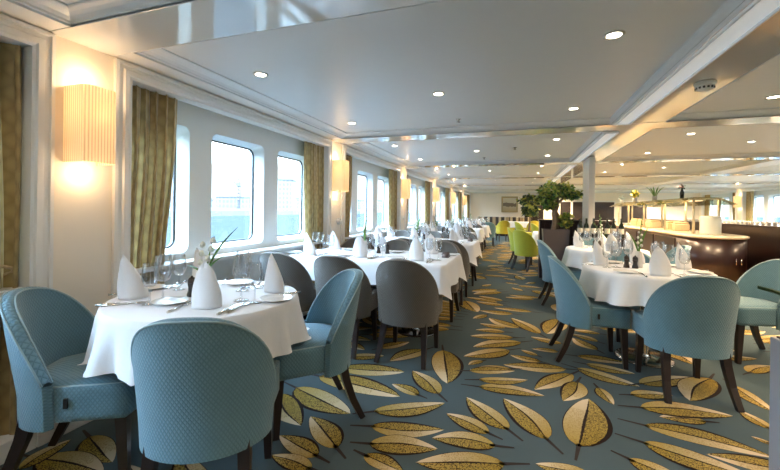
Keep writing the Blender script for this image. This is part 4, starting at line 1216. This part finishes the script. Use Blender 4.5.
# glimpsed tables on the far side
for i, (x, y) in enumerate(((6.3, 8.2), (6.3, 10.9), (6.3, 13.6))):
    table_stand('dining_table', [(x, y)], .6, .4, False, '%s cloth-covered table by the far-side windows' % ORD[i].capitalize(), .2)
    tablecloth('tablecloth', x, y, .62, .42, .04, .24, .1, 70 + i, 'white cloth of the %s table by the far-side windows' % ORD[i], fold=.5)
    pv[2].put((x, y, ZT), 0, 'flower vase on the %s table by the far-side windows' % ORD[i])

# ------------------------------------------------------------------ grey planter with lily, right in front
gp = empty('metal_planter', (1.34, 1.98, 0), 0, 'brushed grey metal planter box with white lilies, close to camera', 'planter')
m = MB(); m.bbox(-.22, .22, -.24, .24, 0, .665, .006); m.build('planter_box', M_greypl, gp)
m = MB(); m.bbox(-.205, .205, -.225, .225, .655, .672, .004); m.build('soil', M_soil, gp)
for i, (ax, ay, up, L, w) in enumerate(((-.62, .24, .80, .40, .042), (-.30, .5, 1, .36, .045), (-.45, -.25, 1, .38, .03), (.3, .3, 1, .42, .032), (.1, -.4, 1, .4, .03), (-.50, .10, .95, .38, .040), (.4, -.2, .9, .4, .03))):
    q = MB(); d = Vector((ax, ay, 0)).normalized(); sd_ = Vector((-d.y, d.x, 0)); r0 = math.hypot(ax, ay)
    def P(u, v):
        t = u / 9
        p = Vector((-.02 * 0, 0, .66)) + d * (r0 * L * 1.3 * t ** 1.3) + Vector((0, 0, up * L * (t - .25 * t ** 3)))
        return p + sd_ * (w * (v - 1) * math.sin(PI * (.08 + .9 * t)) ** .8) + Vector((0, 0, .3 * w * abs(v - 1)))
    q.grid(P, 10, 3); o = q.build('leaf', M_leafd if i % 2 == 0 else M_leafg, gp); o.modifiers.new('thickness', 'SOLIDIFY').thickness = .0015
m = MB(); m.tube([(-.10, .03, .66), (-.18, .06, .85), (-.22, .07, 1.04)], .004, 6); m.build('flower_stem', M_leafg, gp)
foliage(gp, [((-.22, .07, 1.06), (.02, .02, .02))], 14, .06, [M_petal], 15, 'flower')

# ------------------------------------------------------------------ outside: water, shore, buildings
m = MB(); m.face([m.add([(-420, -300, -3.2), (-2.9, -300, -3.2), (-2.9, 700, -3.2), (-420, 700, -3.2)]) + i for i in range(4)])
tag(m.build('water_near', M_sea), 'choppy blue water outside the window wall', 'water', kind='structure')
m = MB(); m.face([m.add([(8.3, -300, -3.2), (420, -300, -3.2), (420, 700, -3.2), (8.3, 700, -3.2)]) + i for i in range(4)])
tag(m.build('water_far', M_sea), 'choppy blue water outside the far-side windows', 'water', kind='structure')
m = MB(); m.box(-420, -138, -200, 600, -3.2, -.4); m.box(-420, -150, -200, 600, -.4, .1)
tag(m.build('shore', M_haze), 'low hazy quay across the water', 'shore', kind='structure')
for i, (x, y, w, d, h, lab) in enumerate(((-150, 215, 16, 14, 19, 'pale apartment block across the water, tallest beyond the third window'), (-172, 200, 24, 12, 7, 'low pale warehouse beside the apartment block across the water'),
                                          (-190, 160, 50, 14, 5, 'long low warehouse behind the crane across the water'), (-175, 85, 60, 14, 6, 'low hazy warehouse across the water, opposite the first window'), (-165, 290, 40, 14, 9, 'hazy building across the water beyond the fourth bay'), (-165, 420, 60, 14, 11, 'hazy building furthest along the shore'))):
    b = empty('waterfront_building', (x, y, .5), .35, lab, 'building')
    m = MB(); m.box(-w / 2, w / 2, -d / 2, d / 2, -1, h); m.build('facade', M_bldg, b)
    m = MB(); m.box(-w / 2 - .4, w / 2 + .4, -d / 2 - .4, d / 2 + .4, h, h + .6); m.build('roof', M_haze, b)
cr = empty('harbour_crane', (-141, 164, .5), .4, 'pale lattice harbour crane across the water', 'crane')
def lattice(m, p, q, w, n, r):
    p, q = Vector(p), Vector(q); d = (q - p).normalized(); a = d.cross(Vector((0, 1, 0)) if abs(d.y) < .9 else Vector((1, 0, 0))).normalized(); b = d.cross(a)
    cs = [a * w + b * w, a * w - b * w, -a * w - b * w, -a * w + b * w]
    for c in cs: m.tube([p + c, q + c], r, 4)
    for i in range(n):
        s, t = p + (q - p) * i / n, p + (q - p) * (i + 1) / n
        for k in range(4): m.tube([s + cs[k], t + cs[(k + 1) % 4]], r * .7, 4)
m = MB(); lattice(m, (0, 0, 0), (0, 0, 17), .6, 9, .14); m.build('tower', M_steelred, cr)
m = MB(); lattice(m, (0, 0, 12), (-9, 3, 20), .4, 8, .11); m.build('jib', M_steelred, cr)
m = MB(); m.box(-1.1, 1.1, -1, 1, 12, 14); m.build('cab', M_haze, cr)

# ------------------------------------------------------------------ daylight
w = bpy.data.worlds.new('overcast_sky'); sc.world = w; w.use_nodes = True
nt = w.node_tree; bg = nt.nodes['Background']
tc = N(nt, 'ShaderNodeTexCoord'); sp = N(nt, 'ShaderNodeSeparateXYZ'); nt.links.new(tc.outputs['Generated'], sp.inputs[0])
no = N(nt, 'ShaderNodeTexNoise'); no.inputs['Scale'].default_value = 3; nt.links.new(tc.outputs['Generated'], no.inputs['Vector'])
el = mathn(nt, 'ADD', sp.outputs[2], mathn(nt, 'MULTIPLY', mathn(nt, 'SUBTRACT', no.outputs['Fac'], .5), .06))
t = mathn(nt, 'MULTIPLY', mathn(nt, 'SUBTRACT', el, .10), 3.2, clamp=True)      # overcast sky: pale at the horizon, far brighter overhead
nt.links.new(mixc(nt, t, (.86, .95, 1.0), (.48, .72, 1.0)), bg.inputs[0])
nt.links.new(mathn(nt, 'ADD', mathn(nt, 'MULTIPLY', t, 30.0), 1.15), bg.inputs[1])
def portal(x, y, z, sx, sz, sign):
    l = bpy.data.lights.new('window_portal', 'AREA'); l.shape = 'RECTANGLE'; l.size = sx; l.size_y = sz; l.cycles.is_portal = True
    o = bpy.data.objects.new('window_portal', l); COL.objects.link(o); o.location = (x, y, z)
    o.rotation_euler = (0, -PI / 2 * sign, 0)              # -Z looks into the room
for sign, X0 in ((1, WL), (-1, WR)):
    for k, a, b in BAYS:
        for p0, p1 in bay_windows(a, b):
            portal(X0 - sign * .33, (p0 + p1) / 2, (WIN_Z0 + WIN_Z1) / 2, WIN_Z1 - WIN_Z0, p1 - p0, sign)

# ------------------------------------------------------------------ camera
cam = bpy.data.cameras.new('camera'); co_ = bpy.data.objects.new('camera', cam); COL.objects.link(co_)
F = 375.
cam.sensor_fit = 'HORIZONTAL'; cam.sensor_width = 36.; cam.lens = F * 36 / 780
th = math.atan(127 / F)
cam.shift_y = -(235 - 209.3) / 780
cam.clip_start = .03; cam.clip_end = 1500
roll = .013
Mx = Matrix.Rotation(th, 4, 'Z') @ Matrix.Rotation(PI / 2, 4, 'X') @ Matrix.Rotation(roll, 4, 'Z')
co_.matrix_world = Matrix.Translation((0, 0, 1.23)) @ Mx
sc.camera = co_
sc.view_settings.view_transform = 'Standard'; sc.view_settings.look = 'None'; sc.view_settings.gamma = 1; sc.view_settings.use_curve_mapping = False
sc.view_settings.exposure = 0.55
sc.cycles.use_denoising = True
sc.cycles.max_bounces = 10; sc.cycles.diffuse_bounces = 5; sc.cycles.glossy_bounces = 4; sc.cycles.transparent_max_bounces = 16
sc.cycles.caustics_reflective = False; sc.cycles.caustics_refractive = False
sc.cycles.sample_clamp_indirect = 6
